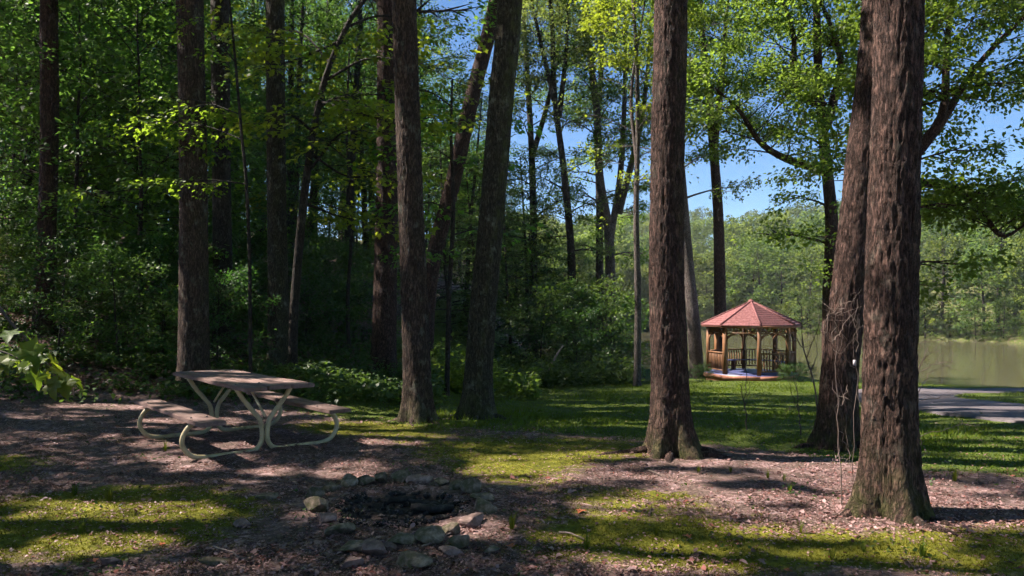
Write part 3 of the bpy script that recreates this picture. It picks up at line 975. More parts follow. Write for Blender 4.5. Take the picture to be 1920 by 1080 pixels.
fork_tree("edge_maple", "bright yellow-leaved maple hanging over the lawn left of the lone ridged trunk", (1195, 25), [[(1196, 560), (1192, 400), (1196, 240), (1190, 100), (1180, -60)], [(1194, 300), (1185, 180), (1200, 60), (1215, -40)]], .12, 'bark_pale', 58, dict(c0=.42, nb=18, bl=2.0, spr=.75, nsec=6), 'leaf_bright')

# ------------------------------------------------------------------ woods: prototypes and copies
def proto_tree(seed, H, r0, c0, nb, bl, protos, mat, bark='bark_far', **kw):
    rg = np.random.default_rng(seed)
    pts = plain_path(rg, H, rg.normal(0, .035 * H, 2), .014)
    mb, S = grow(rg, pts, r0, c0, nb, bl, **kw)
    pts[0, 2] = -.5
    tm = MB().tube(spline(pts, 22), np.interp(np.linspace(0, 1, 22), [0, .04, .1, 1], [r0 * 1.5, r0 * 1.12, r0, r0 * .2]), 14, False)
    return (tm.mesh("trunk", M[bark], True), mb.mesh("limbs", M[bark], True), crown_mesh("crown", rg, S, protos, M[mat]))


def plant(name, label, cat, meshes, x, y, rz, sc, group, zoff=0.0, parts=("trunk", "limbs", "crown")):
    t = thing(name, label, cat, (x, y, gz1(x, y) + zoff), rz, group)
    t.scale = (sc, sc, sc)
    for nm, me in zip(parts, meshes):
        link(nm, me, t, kind="stuff" if nm in ("crown", "foliage") else None)
    return t


FOREST = [proto_tree(100 + i, 21, .23, .30, 34, 4.0, SPR_Q, 'leaf_wood', nsec=5, spr=1.05, el=(.05, .9)) for i in range(4)]
UNDER = [proto_tree(120 + i, 8.0, .06, .16, 26, 2.3, SPR_6, ['leaf_wood', 'leaf', 'leaf_wood'][i], nsec=4, spr=.85, el=(.0, .7), sag=.08) for i in range(3)]
SHRUB = [proto_tree(140 + i, 2.6, .03, .04, 20, 1.25, SPR_6, ['leaf_dark', 'herb', 'leaf_dark'][i], nsec=4, spr=.55, el=(.1, 1.0), min_r=.005) for i in range(3)]
HEML = [proto_tree(160 + i, 9, .10, .06, 44, 2.5, SPR_FLAT, 'leaf_dark', nsec=5, spr=.85, el=(-.1, .4), sag=.22, prof='cone') for i in range(2)]
FAR = [proto_tree(180 + i, 15, .26, .12, 30, 4.4, SPR_FAR, 'leaf_far', nsec=5, spr=1.6, el=(-.05, 1.0), spacing=.6) for i in range(4)]

rgw = np.random.default_rng(5)


def scatter(n, region, mind, rg, taken):
    out = []
    tries = 0
    while len(out) < n and tries < n * 300:
        tries += 1
        x, y = region(rg)
        if all((x - a) ** 2 + (y - b) ** 2 > mind ** 2 for a, b in taken):
            taken.append((x, y))
            out.append((x, y))
    return out


taken = [(o.location.x, o.location.y) for o in C.objects if o.parent is None and o.get("category") == "tree"]


def reg_uy(u0, u1, y0, y1):
    def f(rg):
        y = rg.uniform(y0, y1)
        return (rg.uniform(u0, u1) - 960) / F_PX * y, y
    return f


def off_lawn(reg, zs=(9, 13, 17, 20, 23), xr=(3.0, 14.0)):
    """keep crowns from standing where they would shade the whole lawn and gazebo"""
    def f(rg):
        while True:
            x, y = reg(rg)
            if not any(xr[0] < x + SH[0] * z < xr[1] and 15.5 < y + SH[1] * z < 36 for z in zs):
                return x, y
    return f


for (x, y) in scatter(30, off_lawn(reg_uy(-150, 800, 20, 42)), 2.6, rgw, taken):
    plant("forest_tree", "tall slim tree in the front ranks of the woods behind the table", "tree", FOREST[rgw.integers(4)], x, y, rgw.uniform(0, 6.28), rgw.uniform(.8, 1.15), "trees deep in the shady woods")
for (x, y) in scatter(30, reg_uy(-200, 790, 42, 75), 3.2, rgw, taken):
    plant("forest_tree", "tall slim tree deep in the shady woods behind the picnic table", "tree", FOREST[rgw.integers(4)], x, y, rgw.uniform(0, 6.28), rgw.uniform(.85, 1.2), "trees deep in the shady woods")
for (x, y) in scatter(20, off_lawn(reg_uy(-60, 780, 18, 34), (3, 6, 8.5), (-2.2, 15)), 1.9, rgw, taken):
    kk = rgw.integers(3)
    plant("understory_tree", ["young dark-leaved tree under the tall woods, thinly leaved and upright", "young fresh-green tree under the tall woods, lighter than its neighbours", "young dark-leaved bushy tree under the tall woods behind the table"][kk], "tree", UNDER[kk], x, y, rgw.uniform(0, 6.28), rgw.uniform(.6, 1.1), "young trees under the woods")
for (x, y) in scatter(16, reg_uy(-120, 420, 14.6, 21), 1.0, rgw, taken) + scatter(30, reg_uy(-80, 740, 17, 30), 1.2, rgw, taken):
    kk = rgw.integers(3)
    plant("woodland_shrub", ["low dark green shrub in the dim undergrowth, loose and open", "low lighter green shrub in the dim undergrowth behind the table", "low dark green shrub in the dim undergrowth, dense and round"][kk], "shrub", SHRUB[kk], x, y, rgw.uniform(0, 6.28), rgw.uniform(.4, .95), "shrubs in the dim undergrowth", parts=("stem", "branches", "foliage"))
for (x, y) in scatter(46, reg_uy(-150, 900, 76, 125), 3.6, rgw, taken):
    plant("forest_tree", "tall tree at the very back of the woods, glimpsed between nearer trunks", "tree", FOREST[rgw.integers(4)], x, y, rgw.uniform(0, 6.28), rgw.uniform(.95, 1.3), "trees deep in the shady woods")
for (x, y) in scatter(44, reg_uy(-100, 860, 38, 90), 2.4, rgw, taken):
    plant("understory_tree", "young leafy tree growing far back under the tall woods", "tree", UNDER[rgw.integers(3)], x, y, rgw.uniform(0, 6.28), rgw.uniform(.8, 1.5), "young trees far back under the woods")
# belt of dark trees behind the lawn
for (u, y, s) in [(845, 29, .85), (900, 31, .9), (960, 34, .9), (1010, 37, .9), (1090, 40, .75), (990, 44, 1.3), (1170, 46, .6), (870, 38, 1.3)]:
    plant("hemlock", "dark drooping evergreen in the belt behind the lawn", "tree", HEML[rgw.integers(2)], (u - 960) / F_PX * y, y, rgw.uniform(0, 6.28), s, "dark evergreens behind the lawn")
for (x, y) in scatter(14, reg_uy(990, 1200, 44, 75), 3.5, rgw, taken) + scatter(8, reg_uy(790, 990, 64, 90), 3.5, rgw, taken):
    if lake_sd(np.array([x]), np.array([y]))[0] > 1:
        plant("lakeside_tree", "sunlit tree in the belt between lawn and lake", "tree", FOREST[rgw.integers(4)], x, y, rgw.uniform(0, 6.28), rgw.uniform(.6, .85), "sunlit trees between lawn and lake")
# bushes at the lawn's far edge
for (u, y, k, s) in [(1060, 29, 0, 1.2), (1110, 29.5, 1, 1.35), (1150, 31, 1, 1.2), (1010, 28, 2, 1.1), (1085, 27.5, 0, .9), (1180, 32, 0, .8)]:
    plant("lawn_edge_bush", ["dark green loose bush at the far edge of the lawn", "light green rounded bush at the far edge of the lawn", "dark green dense bush nearest the mossy leaning trunk"][k], "shrub", SHRUB[k], (u - 960) / F_PX * y, y, rgw.uniform(0, 6.28), s, "bushes at the far edge of the lawn", parts=("stem", "branches", "foliage"))
for (u, y, s) in [(1318, 30.4, .24), (1488, 30.6, .26), (1510, 31.0, .27), (1468, 29.9, .22), (1306, 31, .22), (1498, 30.2, .24), (1478, 30.3, .24), (1326, 30.2, .18), (1520, 31.2, .22)]:
    plant("gazebo_shrub", "low clipped shrub at the foot of the gazebo", "shrub", SHRUB[0], (u - 960) / F_PX * y, y, rgw.uniform(0, 6.28), s, "low shrubs at the foot of the gazebo", parts=("stem", "branches", "foliage"))
# far shore and hillside
nfar = 0
for (x, y) in scatter(230, reg_uy(860, 2000, 62, 300), 5.5, rgw, taken):
    sdv = lake_sd(np.array([x]), np.array([y]))[0]
    if sdv > 1.5 and sdv < 170:
        plant("far_hillside_tree", "leafy tree on the wooded hillside across the lake", "tree", FAR[rgw.integers(4)], x, y, rgw.uniform(0, 6.28), rgw.uniform(.75, 1.15), "trees on the hillside across the lake")
        nfar += 1
for k in range(46):
    f = k / 45
    seg = LAKE[7:13]
    c = np.linspace(0, len(seg) - 1, 46)[k]
    i = min(int(c), len(seg) - 2)
    q = seg[i] + (seg[i + 1] - seg[i]) * (c - i)
    nrm = q - np.array([45, 70])
    nrm /= np.linalg.norm(nrm)
    q = q + nrm * rgw.uniform(2.2, 6)
    plant("far_shore_tree", "low-boughed tree overhanging the water on the far shore", "tree", FAR[rgw.integers(4)], q[0], q[1], rgw.uniform(0, 6.28), rgw.uniform(.55, .95), "trees overhanging the far shore", zoff=-.8)

for k in range(70):
    c = np.linspace(0, len(seg) - 1, 70)[k]
    i = min(int(c), len(seg) - 2)
    q = seg[i] + (seg[i + 1] - seg[i]) * (c - i)
    nrm = q - np.array([45, 70])
    nrm /= np.linalg.norm(nrm)
    q = q + nrm * rgw.uniform(.6, 2.0)
    plant("shore_bush", "rounded bush hanging over the water's edge across the lake", "shrub", FAR[rgw.integers(4)], q[0], q[1], rgw.uniform(0, 6.28), rgw.uniform(.25, .42), "bushes along the far water's edge", zoff=-.9, parts=("stem", "branches", "foliage"))

# ------------------------------------------------------------------ gazebo
GX, GY = (1408 - 960) / F_PX * 32.5, 32.5
gfloor = -1.25
gzb = thing("gazebo", "small octagonal wooden gazebo with red shingled roof by the lake", "gazebo", (GX, GY, gfloor), -math.atan2(GX, GY))
PR, RRf = 1.81, 2.12
ang = [R(a) for a in range(-35, 325, 45)]
pp = [np.array([PR * math.sin(a), -PR * math.cos(a)]) for a in ang]


def oct_ring(r, z):
    return [(r * math.sin(a), -r * math.cos(a), z) for a in ang]


# floor and skirt
mb = MB()
V = np.array(oct_ring(1.98, -.06) + oct_ring(1.98, 0))
mb.add(V, [list(range(8, 16))], [[k, (k + 1) % 8, 8 + (k + 1) % 8, 8 + k] for k in range(8)])
link("deck", mb.mesh("deck", M['gaz_floor']), gzb)
mb = MB()
V = np.array(oct_ring(1.95, -.75) + oct_ring(1.95, -.06))
mb.add(V, [[k, (k + 1) % 8, 8 + (k + 1) % 8, 8 + k] for k in range(8)])
link("skirt", mb.mesh("skirt", M['gaz_red']), gzb)
mb = MB()
for k in range(8):
    a, b = np.array(oct_ring(2.0, 0)[k]), np.array(oct_ring(2.0, 0)[(k + 1) % 8])
    e = b - a
    mb.box(((a + b) / 2 + (0, 0, -.1)), (np.linalg.norm(e), .05, .16), math.atan2(e[1], e[0]))
link("rim_board", mb.mesh("rim_board", M['gaz_red']), gzb)
mb = MB().box((-.42, -2.22, -.36), (1.3, .55, .16), R(-12))
link("step", mb.mesh("step", M['gaz_red']), gzb)
EAVE = 2.06
post_me = MB().box((0, 0, EAVE / 2 + .06), (.15, .15, EAVE + .1)).mesh("post", M['gaz_wood'])
bal_me = MB().box((0, 0, 0), (.04, .04, .66)).mesh("baluster", M['gaz_wood'])
spin_me = MB().box((0, 0, 0), (.03, .03, .16)).mesh("spindle", M['gaz_wood'])


def bracket():
    mb = MB()
    th = np.linspace(0, math.pi / 2, 9)
    for k in range(8):
        p = [(.46 - .40 * math.cos(t), .40 * math.sin(t)) for t in (th[k], th[k + 1])]
        o_ = [(q[0] - .07 * (1 - abs(k - 3.5) / 12), q[1] + .06) for q in p]
        x = [p[0], p[1], o_[1], o_[0]]
        V = np.array([(a, -.02, b) for a, b in x] + [(a, .02, b) for a, b in x])
        mb.add(V, [[0, 1, 2, 3], [7, 6, 5, 4], [0, 4, 5, 1], [1, 5, 6, 2], [2, 6, 7, 3], [3, 7, 4, 0]])
    return mb.mesh("bracket", M['gaz_wood'])


brk_me = bracket()
for k in range(8):
    link("post", post_me, gzb, (*pp[k], 0), -ang[k] * -1)
for k in range(8):
    a, b = pp[k], pp[(k + 1) % 8]
    e = b - a
    L_ = np.linalg.norm(e)
    az = math.atan2(e[1], e[0])
    mid = (a + b) / 2
    link("header_beam", MB().box((0, 0, 0), (L_ - .15, .09, .14)).mesh("header_beam", M['gaz_wood']), gzb, (*mid, EAVE - .05), az)
    frz_ = link("frieze", None, gzb)
    link("frieze_rail", MB().box((0, 0, 0), (L_ - .15, .05, .05)).mesh("frieze_rail", M['gaz_wood']), frz_, (*mid, EAVE - .32), az)
    for q in range(1, 8):
        w = a + e * q / 8
        link("spindle", spin_me, frz_, (w[0], w[1], EAVE - .205), az)
    for s, base in ((0, a), (1, b)):
        link("bracket", brk_me, frz_, (*(base + (e / L_ * .0)), EAVE - .80), az + (math.pi if s else 0))
    if k == 0:
        continue                       # the entrance side stays open
    rail_ = link("railing", None, gzb)
    link("top_rail", MB().box((0, 0, 0), (L_ - .15, .10, .05)).mesh("top_rail", M['gaz_wood']), rail_, (*mid, .90), az)
    link("bottom_rail", MB().box((0, 0, 0), (L_ - .15, .06, .05)).mesh("bottom_rail", M['gaz_wood']), rail_, (*mid, .16), az)
    for q in range(1, 11):
        w = a + e * (q + .0) / 11
        link("baluster", bal_me, rail_, (w[0], w[1], .53), az)
    if k in (2, 3, 4, 5):
        inn = mid * .84
        link("bench_seat", MB().box((0, 0, 0), (L_ * .82, .34, .04)).mesh("bench_seat", M['gaz_floor']), gzb, (*inn, .44), az)
        link("bench_support", MB().box((0, 0, 0), (.06, .3, .41)).mesh("bench_support", M['gaz_wood']), gzb, (*inn, .214), az)
# roof: eight shingled faces, each with stepped courses
roof = link("roof", None, gzb)
APEX = EAVE + 1.0
NC = 12
for k in range(8):
    mb = MB()
    a0, a1 = ang[k], ang[(k + 1) % 8]
    for c in range(NC):
        f0, f1 = c / NC, (c + 1) / NC
        r0_, r1_ = RRf * (1 - f0) + .01, RRf * (1 - f1 * .985 - .0) - .0
        r1_ = RRf * (1 - f1) + .03
        z0_, z1_ = EAVE + (APEX - EAVE) * f0 + .03, EAVE + (APEX - EAVE) * f1 + .012
        A = [(r0_ * math.sin(a0), -r0_ * math.cos(a0)), (r0_ * math.sin(a1), -r0_ * math.cos(a1)), (r1_ * math.sin(a1), -r1_ * math.cos(a1)), (r1_ * math.sin(a0), -r1_ * math.cos(a0))]
        V = np.array([(*A[0], z0_), (*A[1], z0_), (*A[2], z1_), (*A[3], z1_), (*A[0], z0_ - .028), (*A[1], z0_ - .028)])
        mb.add(V, [[0, 1, 2, 3], [4, 5, 1, 0]])
    link("shingled_roof_face", mb.mesh("shingled_roof_face", M['shingle']), roof)
    p0 = np.array([RRf * math.sin(a0), -RRf * math.cos(a0), EAVE + .05])
    link("hip_cap", MB().tube([p0, np.array([0, 0, APEX + .03])], [.045, .045], 6).mesh("hip_cap", M['shingle']), roof)
    A, B = np.array([RRf * math.sin(a0), -RRf * math.cos(a0), EAVE - .03]), np.array([RRf * math.sin(a1), -RRf * math.cos(a1), EAVE - .03])
    e = B - A
    link("fascia", MB().box((0, 0, 0), (np.linalg.norm(e) - .01, .03, .11)).mesh("fascia", M['gaz_red']), roof, (A + B) / 2 * np.array([.985, .985, 1]), math.atan2(e[1], e[0]))
link("roof_cap", MB().tube([(0, 0, APEX - .04), (0, 0, APEX + .05), (0, 0, APEX + .12)], [.16, .12, .02], 8).mesh("roof_cap", M['shingle']), roof)

# ------------------------------------------------------------------ picnic table
TX, TY = -3.24, 8.82
tz = gz1(TX, TY) - .02
tbl = thing("picnic_table", "weathered wooden picnic table on cream tubular steel frame", "picnic table", (TX, TY, tz), math.atan2(-.76, .65))


def plank_mesh(name, L, W, T, seed):
    bm = bmesh.new()
    bmesh.ops.create_cube(bm, size=1)
    bmesh.ops.scale(bm, vec=(L, W, T), verts=bm.verts)
    bmesh.ops.subdivide_edges(bm, edges=[e for e in bm.edges if abs(e.verts[0].co.x - e.verts[1].co.x) > L * .5], cuts=8)
    bmesh.ops.bevel(bm, geom=[e for e in bm.edges if len(e.link_faces) == 2 and e.calc_face_angle() > .5], offset=.006, segments=2, affect='EDGES')
    rg = random.Random(seed)
    for v in bm.verts:
        v.co.z += .004 * math.sin(v.co.x * 2.1 + seed) + .002 * math.sin(v.co.x * 7 + seed * 3)
        v.co.y += .002 * math.sin(v.co.x * 5 + seed)
    me = bpy.data.meshes.new(name)
    bm.to_mesh(me)
    bm.free()
    me.materials.append(M['plank'])
    return me


TOPZ, SEATZ = .765, .45
TOPS, SEATS = [], {}
for k, yy_ in enumerate((-.258, 0, .258)):
    TOPS.append(link("top_plank", plank_mesh("top_plank", 2.44 + .02 * (k - 1), .240, .042, 3 + k), tbl, (.008 * k, yy_, TOPZ - .021), R((.12, -.1, .05)[k])))
for s in (-1, 1):
    SEATS[s] = link("seat_plank", plank_mesh("seat_plank", 2.44, .27, .042, 9 + s), tbl, (0, s * .70, SEATZ - .021))
for ex in (-.80, .80):
    for s in (-1, 1):
        prof = [(.31, .715), (.24, .60), (.13, .46), (.055, .36), (.032, .24), (.035, .13), (.09, .05), (.18, .026), (.34, .026), (.52, .026), (.66, .028), (.78, .06), (.855, .15), (.865, .25), (.81, .35), (.74, .395), (.68, .405)]
        pts = spline([(ex, s * a, b) for a, b in prof], 60)
        link("frame_pipe", MB().tube(pts, .026, 12).mesh("frame_pipe", M['pipe'], True), tbl)
        link("seat_bracket", MB().box((ex, s * .70, SEATZ - .047), (.045, .24, .008)).mesh("seat_bracket", M['pipe']), tbl)
        for q in (-.08, .08):
            link("bolt", MB().tube([(ex, s * .70 + q, SEATZ - .002), (ex, s * .70 + q, SEATZ + .008)], .011, 8).mesh("bolt", M['bolt']), SEATS[s], -SEATS[s].location)
    link("top_bracket", MB().box((ex, 0, TOPZ - .050), (.05, .70, .012)).mesh("top_bracket", M['pipe']), tbl)
    for kq, q in enumerate((-.32, -.06, .2)):
        link("bolt", MB().tube([(ex, q, TOPZ - .002), (ex, q, TOPZ + .008)], .011, 8).mesh("bolt", M['bolt']), TOPS[kq], -TOPS[kq].location)
    sx = 1 if ex > 0 else -1
    link("brace_pipe", MB().tube(spline([(ex, 0, .40), (ex - sx * .25, 0, .56), (ex - sx * .5, 0, TOPZ - .055)], 8), .014, 8).mesh("brace_pipe", M['pipe'], True), tbl)

# ------------------------------------------------------------------ fire ring
def stone_mesh(seed, d, mat):
    rg = np.random.default_rng(seed)
    bm = bmesh.new()
    bmesh.ops.create_icosphere(bm, subdivisions=3, radius=1)
    co = np.array([v.co for v in bm.verts])
    # angular: clip by random planes
    for _ in range(13):
        n = rg.normal(0, 1, 3)
        n /= np.linalg.norm(n)
        h = rg.uniform(.42, .78)
        dd = co @ n - h
        co = co - np.clip(dd, 0, None)[:, None] * n
    co = co * (1 + .06 * (fbm(co[:, 0] * 2 + seed, co[:, 1] * 2, co[:, 2] * 2, seed)[:, None] - .5))
    co *= np.array(d)
    for v, c in zip(bm.verts, co):
        v.co = c
    me = bpy.data.meshes.new("stone")
    bm.to_mesh(me)
    bm.free()
    me.materials.append(mat)
    return me


ring = thing("fire_ring", "ring of mossy field stones around a burnt-out campfire", "fire ring", (FIRE[0], FIRE[1], gz1(*FIRE)))


def rg_s(a, b, seed):
    return float(np.random.default_rng(seed).uniform(a, b))


def put_stone(u, v, w, dpt, h, mat, seed, parent=None, sink=.27):
    y = 1400 * CAM_Z / (v - HORIZON)
    x = (u - 960) / F_PX * y
    z = gz1(x, y)
    w, dpt, h = w * rg_s(.85, 1.2, seed), dpt * 1.05, h * rg_s(.9, 1.4, seed + 9)
    me = stone_mesh(seed, (w / 2, dpt / 2, h / 2), M[mat])
    o = link("stone", me, parent, (x, y, z + h * (.5 - sink)), np.random.default_rng(seed).uniform(-.5, .5))
    if parent is not None:
        o.location = o.location - parent.location
    o.rotation_euler.x = np.random.default_rng(seed + 1).normal(0, .12)
    o.rotation_euler.y = np.random.default_rng(seed + 2).normal(0, .15)
    return o


ringstones = [(592, 938, .19, .2, .14, 'stone'), (598, 962, .24, .2, .13, 'stone'), (612, 983, .2, .16, .12, 'stone_pink'), (640, 1004, .26, .22, .10, 'stone'), (622, 925, .18, .16, .11, 'stone'), (650, 916, .2, .18, .12, 'stone'), (682, 912, .2, .16, .11, 'stone'),
              (714, 909, .22, .16, .13, 'stone'), (752, 909, .2, .18, .15, 'stone'), (786, 910, .24, .18, .12, 'stone_pink'), (822, 914, .22, .16, .10, 'stone'), (858, 920, .22, .17, .11, 'stone'), (884, 928, .22, .2, .12, 'stone'), (900, 945, .22, .24, .13, 'stone'), (906, 968, .2, .22, .12, 'stone'),
              (886, 990, .24, .2, .10, 'stone_pink'), (806, 1020, .30, .25, .16, 'stone'), (856, 1032, .26, .2, .10, 'stone'), (752, 1024, .24, .18, .10, 'stone'), (700, 1042, .24, .2, .15, 'stone_pink'), (664, 1035, .30, .24, .08, 'stone'), (730, 1034, .1, .1, .07, 'stone_pink'), (845, 1008, .16, .14, .1, 'stone')]
for k, a in enumerate(ringstones):
    put_stone(*a, 300 + 5 * k, ring)
# ash bed: lumps of charcoal, ash and burnt twigs
mb = MB()
rga = np.random.default_rng(9)
for k in range(260):
    r_, a_ = .55 * math.sqrt(rga.uniform()), rga.uniform(0, 6.28)
    x, y = r_ * math.cos(a_), r_ * math.sin(a_) * .9
    zl = gz1(FIRE[0] + x, FIRE[1] + y) - .05 * float(sstep(.62, .35, r_)) - gz1(*FIRE)
    d = rga.uniform(.008, .035, 3)
    Rm = rots(rga.uniform(0, 6.28, 1), rga.normal(0, .5, 1), rga.normal(0, .5, 1))[0]
    mb.box((x, y, zl + d[2] * .3), d * np.array([2.2, 1.2, 1]), 0, Rm)
link("charcoal_bed", mb.mesh("charcoal_bed", M['ash']), ring, kind="stuff")
for k, (u, v, u2, v2, rr) in enumerate([(770, 962, 850, 958, .035), (760, 940, 830, 952, .022), (725, 945, 780, 938, .028)]):
    pts = []
    for (a, b) in ((u, v), (u2, v2)):
        y = 1400 * 1.6 / (b - HORIZON)
        x = (a - 960) / F_PX * y
        pts.append(np.array([x, y, gz1(x, y) - .035 + rr]))
    c = np.array([pts[0] + (pts[1] - pts[0]) * t for t in np.linspace(0, 1, 7)]) + np.random.default_rng(k).normal(0, .008, (7, 3))
    o0 = c.mean(0)
    tag(link("charred_log", MB().tube(c - o0, rr * np.array([.8, 1, .95, 1.05, 1, .9, .7]), 9).mesh("charred_log", M['char'], True), loc=o0),
        ["thickest charred log end lying in the fire ring", "thin burnt stick lying across the fire ring's centre", "short charred branch stub by the ring's back stones"][k], "log")
loose = [(458, 992, .16, .12, .08, 'stone_pink', "smooth pinkish stone half sunk beside the bright moss patch"), (778, 1064, .34, .22, .15, 'stone', "big rounded mossy stone lying outside the fire ring"), (848, 1049, .2, .14, .09, 'stone_pink', "pale pinkish slab beside the big rounded mossy stone"),
         (660, 1066, .13, .11, .09, 'stone_pink', "small angular reddish stone near the mossy slab"), (505, 940, .2, .14, .05, 'stone', "flat grey stone lying flush in the leaf litter"), (412, 1064, .24, .14, .06, 'stone', "low grey stone at the edge of the mossy bank"), (204, 1066, .15, .12, .06, 'stone_pink', "little brown stone at the foot of the moss bank"),
         (920, 1045, .14, .10, .06, 'stone', "small dark stone right of the fire ring")]
for k, a in enumerate(loose):
    tag(put_stone(*a[:6], 500 + 7 * k), a[6], "stone")

# ------------------------------------------------------------------ foreground maple branch (each leaf a part)
spx, spy = -2.75, 3.3
sz = gz1(spx, spy)
mp_ = thing("young_maple", "young maple reaching big green leaves in beside the slope", "sapling", (spx, spy, sz))
stem = spline([(0, 0, -.1), (.03, .02, .6), (-.02, 0, 1.3), (.02, 0, 2.1)], 12)
link("stem", MB().tube(stem, np.linspace(.022, .009, 12), 8, False).mesh("stem", M['twig_dark'], True), mp_)
big_leaf = np.array([(0, 0, 0), (.0, .16, .01), (-.10, .30, 0), (.16, .30, .02), (.22, .24, .03), (.36, .62, -.04), (.46, .40, .02), (.58, .46, .0), (.56, .22, .03), (.78, .16, .0), (1, 0, -.08)])
big_leaf = np.vstack([big_leaf, big_leaf[1:-1][::-1] * np.array([1, -1, 1])])
BLF = [list(range(len(big_leaf)))]
lme = []
for k in range(3):
    rgl = np.random.default_rng(k)
    V = big_leaf * np.array([1, .9 + .1 * k, 1]) + np.column_stack([np.zeros(len(big_leaf)), np.zeros(len(big_leaf)), .08 * np.abs(big_leaf[:, 1]) - .10 * big_leaf[:, 0] ** 2 + rgl.normal(0, .012, len(big_leaf))])
    nV = len(V)
    V = np.vstack([V, [(.45, 0, -.01)]])
    tri = [[nV, a, (a + 1) % nV] for a in range(nV)]
    lme.append(mesh_np("leaf", V, [tri], M['leaf_bright']))
rgl = np.random.default_rng(21)
for bi, (pl, ydep) in enumerate([([(-40, 560), (20, 605), (60, 650), (95, 690), (110, 700)], 3.15), ([(-60, 640), (-10, 655), (30, 670), (50, 690)], 3.3)]):
    o = np.array([spx, spy, sz])
    c = [stem[8 - bi] if k < 0 else at(*pl[k], ydep) - o for k in range(-1, len(pl))]
    cs = spline(c, 16)
    link("branch", MB().tube(cs, np.linspace(.008, .002, 16), 6, False).mesh("branch", M['twig_dark'], True), mp_)
    for k in range(15 - 5 * bi):
        f = .42 + .58 * k / (14 - 5 * bi)
        p0 = np.array([np.interp(f, np.linspace(0, 1, 16), cs[:, q]) for q in range(3)])
        d = cs[-1] - cs[8]
        aa = math.atan2(d[1], d[0]) + (1 if k % 2 else -1) * rgl.uniform(.3, 1.4)
        off = np.array([math.cos(aa), math.sin(aa), -.5]) * rgl.uniform(.02, .06)
        lo = link("leaf", lme[k % 3], mp_, p0 + off)
        s_ = rgl.uniform(.075, .115)
        lo.scale = (s_, s_, s_)
        # facing the viewer more or less, tips hanging
        lo.rotation_euler = Matrix(rots(np.array([aa]), np.array([rgl.normal(-.75, .25)]), np.array([rgl.normal(.2, .5)]))[0].tolist()).to_euler()

# ------------------------------------------------------------------ bare saplings and twigs
def bare_plant(name, label, cat, y, lines, rad, mat, group=None):
    """lines: pixel polylines at depth y; the first is the stem with its foot on the ground"""
    u0 = lines[0][0][0]
    x = (u0 - 960) / F_PX * y
    z = gz1(x, y)
    o = np.array([x, y, z])
    t = thing(name, label, cat, o, 0, group)
    rg = np.random.default_rng(int(u0))
    for k, ln in enumerate(lines):
        dy = 0 if k == 0 else rg.uniform(-.25, .25)
        pts = [at(a, b, y + dy * q / max(1, len(ln) - 1)) - o for q, (a, b) in enumerate(ln)]
        if k == 0:
            pts[0] = np.array([0, 0, -.04])
        c = spline(pts, 14)
        c[1:] += rg.normal(0, .007, (13, 3))
        r = rad if k == 0 else rad * .55
        mbt = MB().tube(c, np.linspace(r, r * .35, 14), 6, False)
        for q in range(4):
            i_ = rg.integers(5, 13)
            d_ = rg.normal(0, 1, 3) + np.array([0, -.2, .7])
            e_ = c[i_] + d_ / np.linalg.norm(d_) * rg.uniform(.08, .26)
            mbt.tube([c[i_], (c[i_] + e_) / 2 + rg.normal(0, .012, 3), e_], [r * .4, r * .3, r * .12], 4, False)
        link("stem" if k == 0 else "twig", mbt.mesh("stem" if k == 0 else "twig", M[mat], True), t)
    return t


bare_plant("bare_sapling", "thin dark bare sapling curving up on the lawn right of the gazebo", "sapling", 10.5, [[(1534, 800), (1528, 730), (1512, 670), (1498, 640), (1488, 632)], [(1512, 672), (1524, 640), (1536, 610), (1540, 600)], [(1506, 652), (1503, 610), (1503, 580), (1494, 560)], [(1503, 612), (1515, 603), (1522, 600)], [(1520, 700), (1532, 660), (1530, 640)]], .014, 'twig_dark')
bare_plant("bare_sapling", "thin dark bare sapling with forked stem before the gazebo", "sapling", 9.6, [[(1402, 815), (1398, 770), (1392, 740), (1386, 720)], [(1396, 765), (1399, 700), (1400, 640), (1404, 600)], [(1398, 760), (1404, 735), (1406, 715)]], .010, 'twig_dark')
bare_plant("bare_sapling", "thin dark upright sapling between gazebo sapling and leaning trunk", "sapling", 9.4, [[(1502, 825), (1498, 780), (1495, 745), (1494, 715)], [(1497, 770), (1486, 740), (1481, 720)]], .010, 'twig_dark')
bare_plant("bare_bush", "pale bare twiggy shrub standing left of the thickest trunk", "shrub", 5.9, [[(1578, 905), (1574, 830), (1570, 750), (1566, 700), (1568, 650)], [(1572, 800), (1590, 850), (1594, 890)], [(1600, 900), (1602, 800), (1605, 690), (1600, 650), (1612, 600)], [(1602, 690), (1580, 670), (1562, 655)], [(1605, 660), (1607, 630), (1604, 600), (1610, 560)], [(1568, 720), (1578, 760), (1590, 720)], [(1560, 645), (1566, 600), (1570, 560), (1568, 540)], [(1566, 590), (1590, 570), (1615, 545)], [(1560, 640), (1575, 625), (1595, 590)], [(1566, 585), (1556, 588), (1550, 592)], [(1574, 850), (1562, 862), (1556, 872)], [(1558, 640), (1548, 625), (1540, 620)]], .006, 'twig')
bare_plant("bare_bush", "pale bare twigs reaching out over the grass from behind the thickest trunk", "shrub", 6.9, [[(1715, 860), (1716, 800), (1716, 745), (1724, 690), (1740, 650)], [(1716, 820), (1760, 808), (1800, 796), (1818, 793)], [(1716, 745), (1745, 700), (1790, 682)], [(1718, 700), (1760, 680), (1795, 678)], [(1716, 750), (1760, 745), (1805, 738)], [(1716, 845), (1725, 830), (1722, 815)], [(1716, 870), (1730, 853), (1744, 850)], [(1720, 690), (1724, 660), (1728, 640)], [(1718, 705), (1735, 670), (1760, 655)]], .0075, 'twig')
wp = at(1602.5, 680, 5.62)
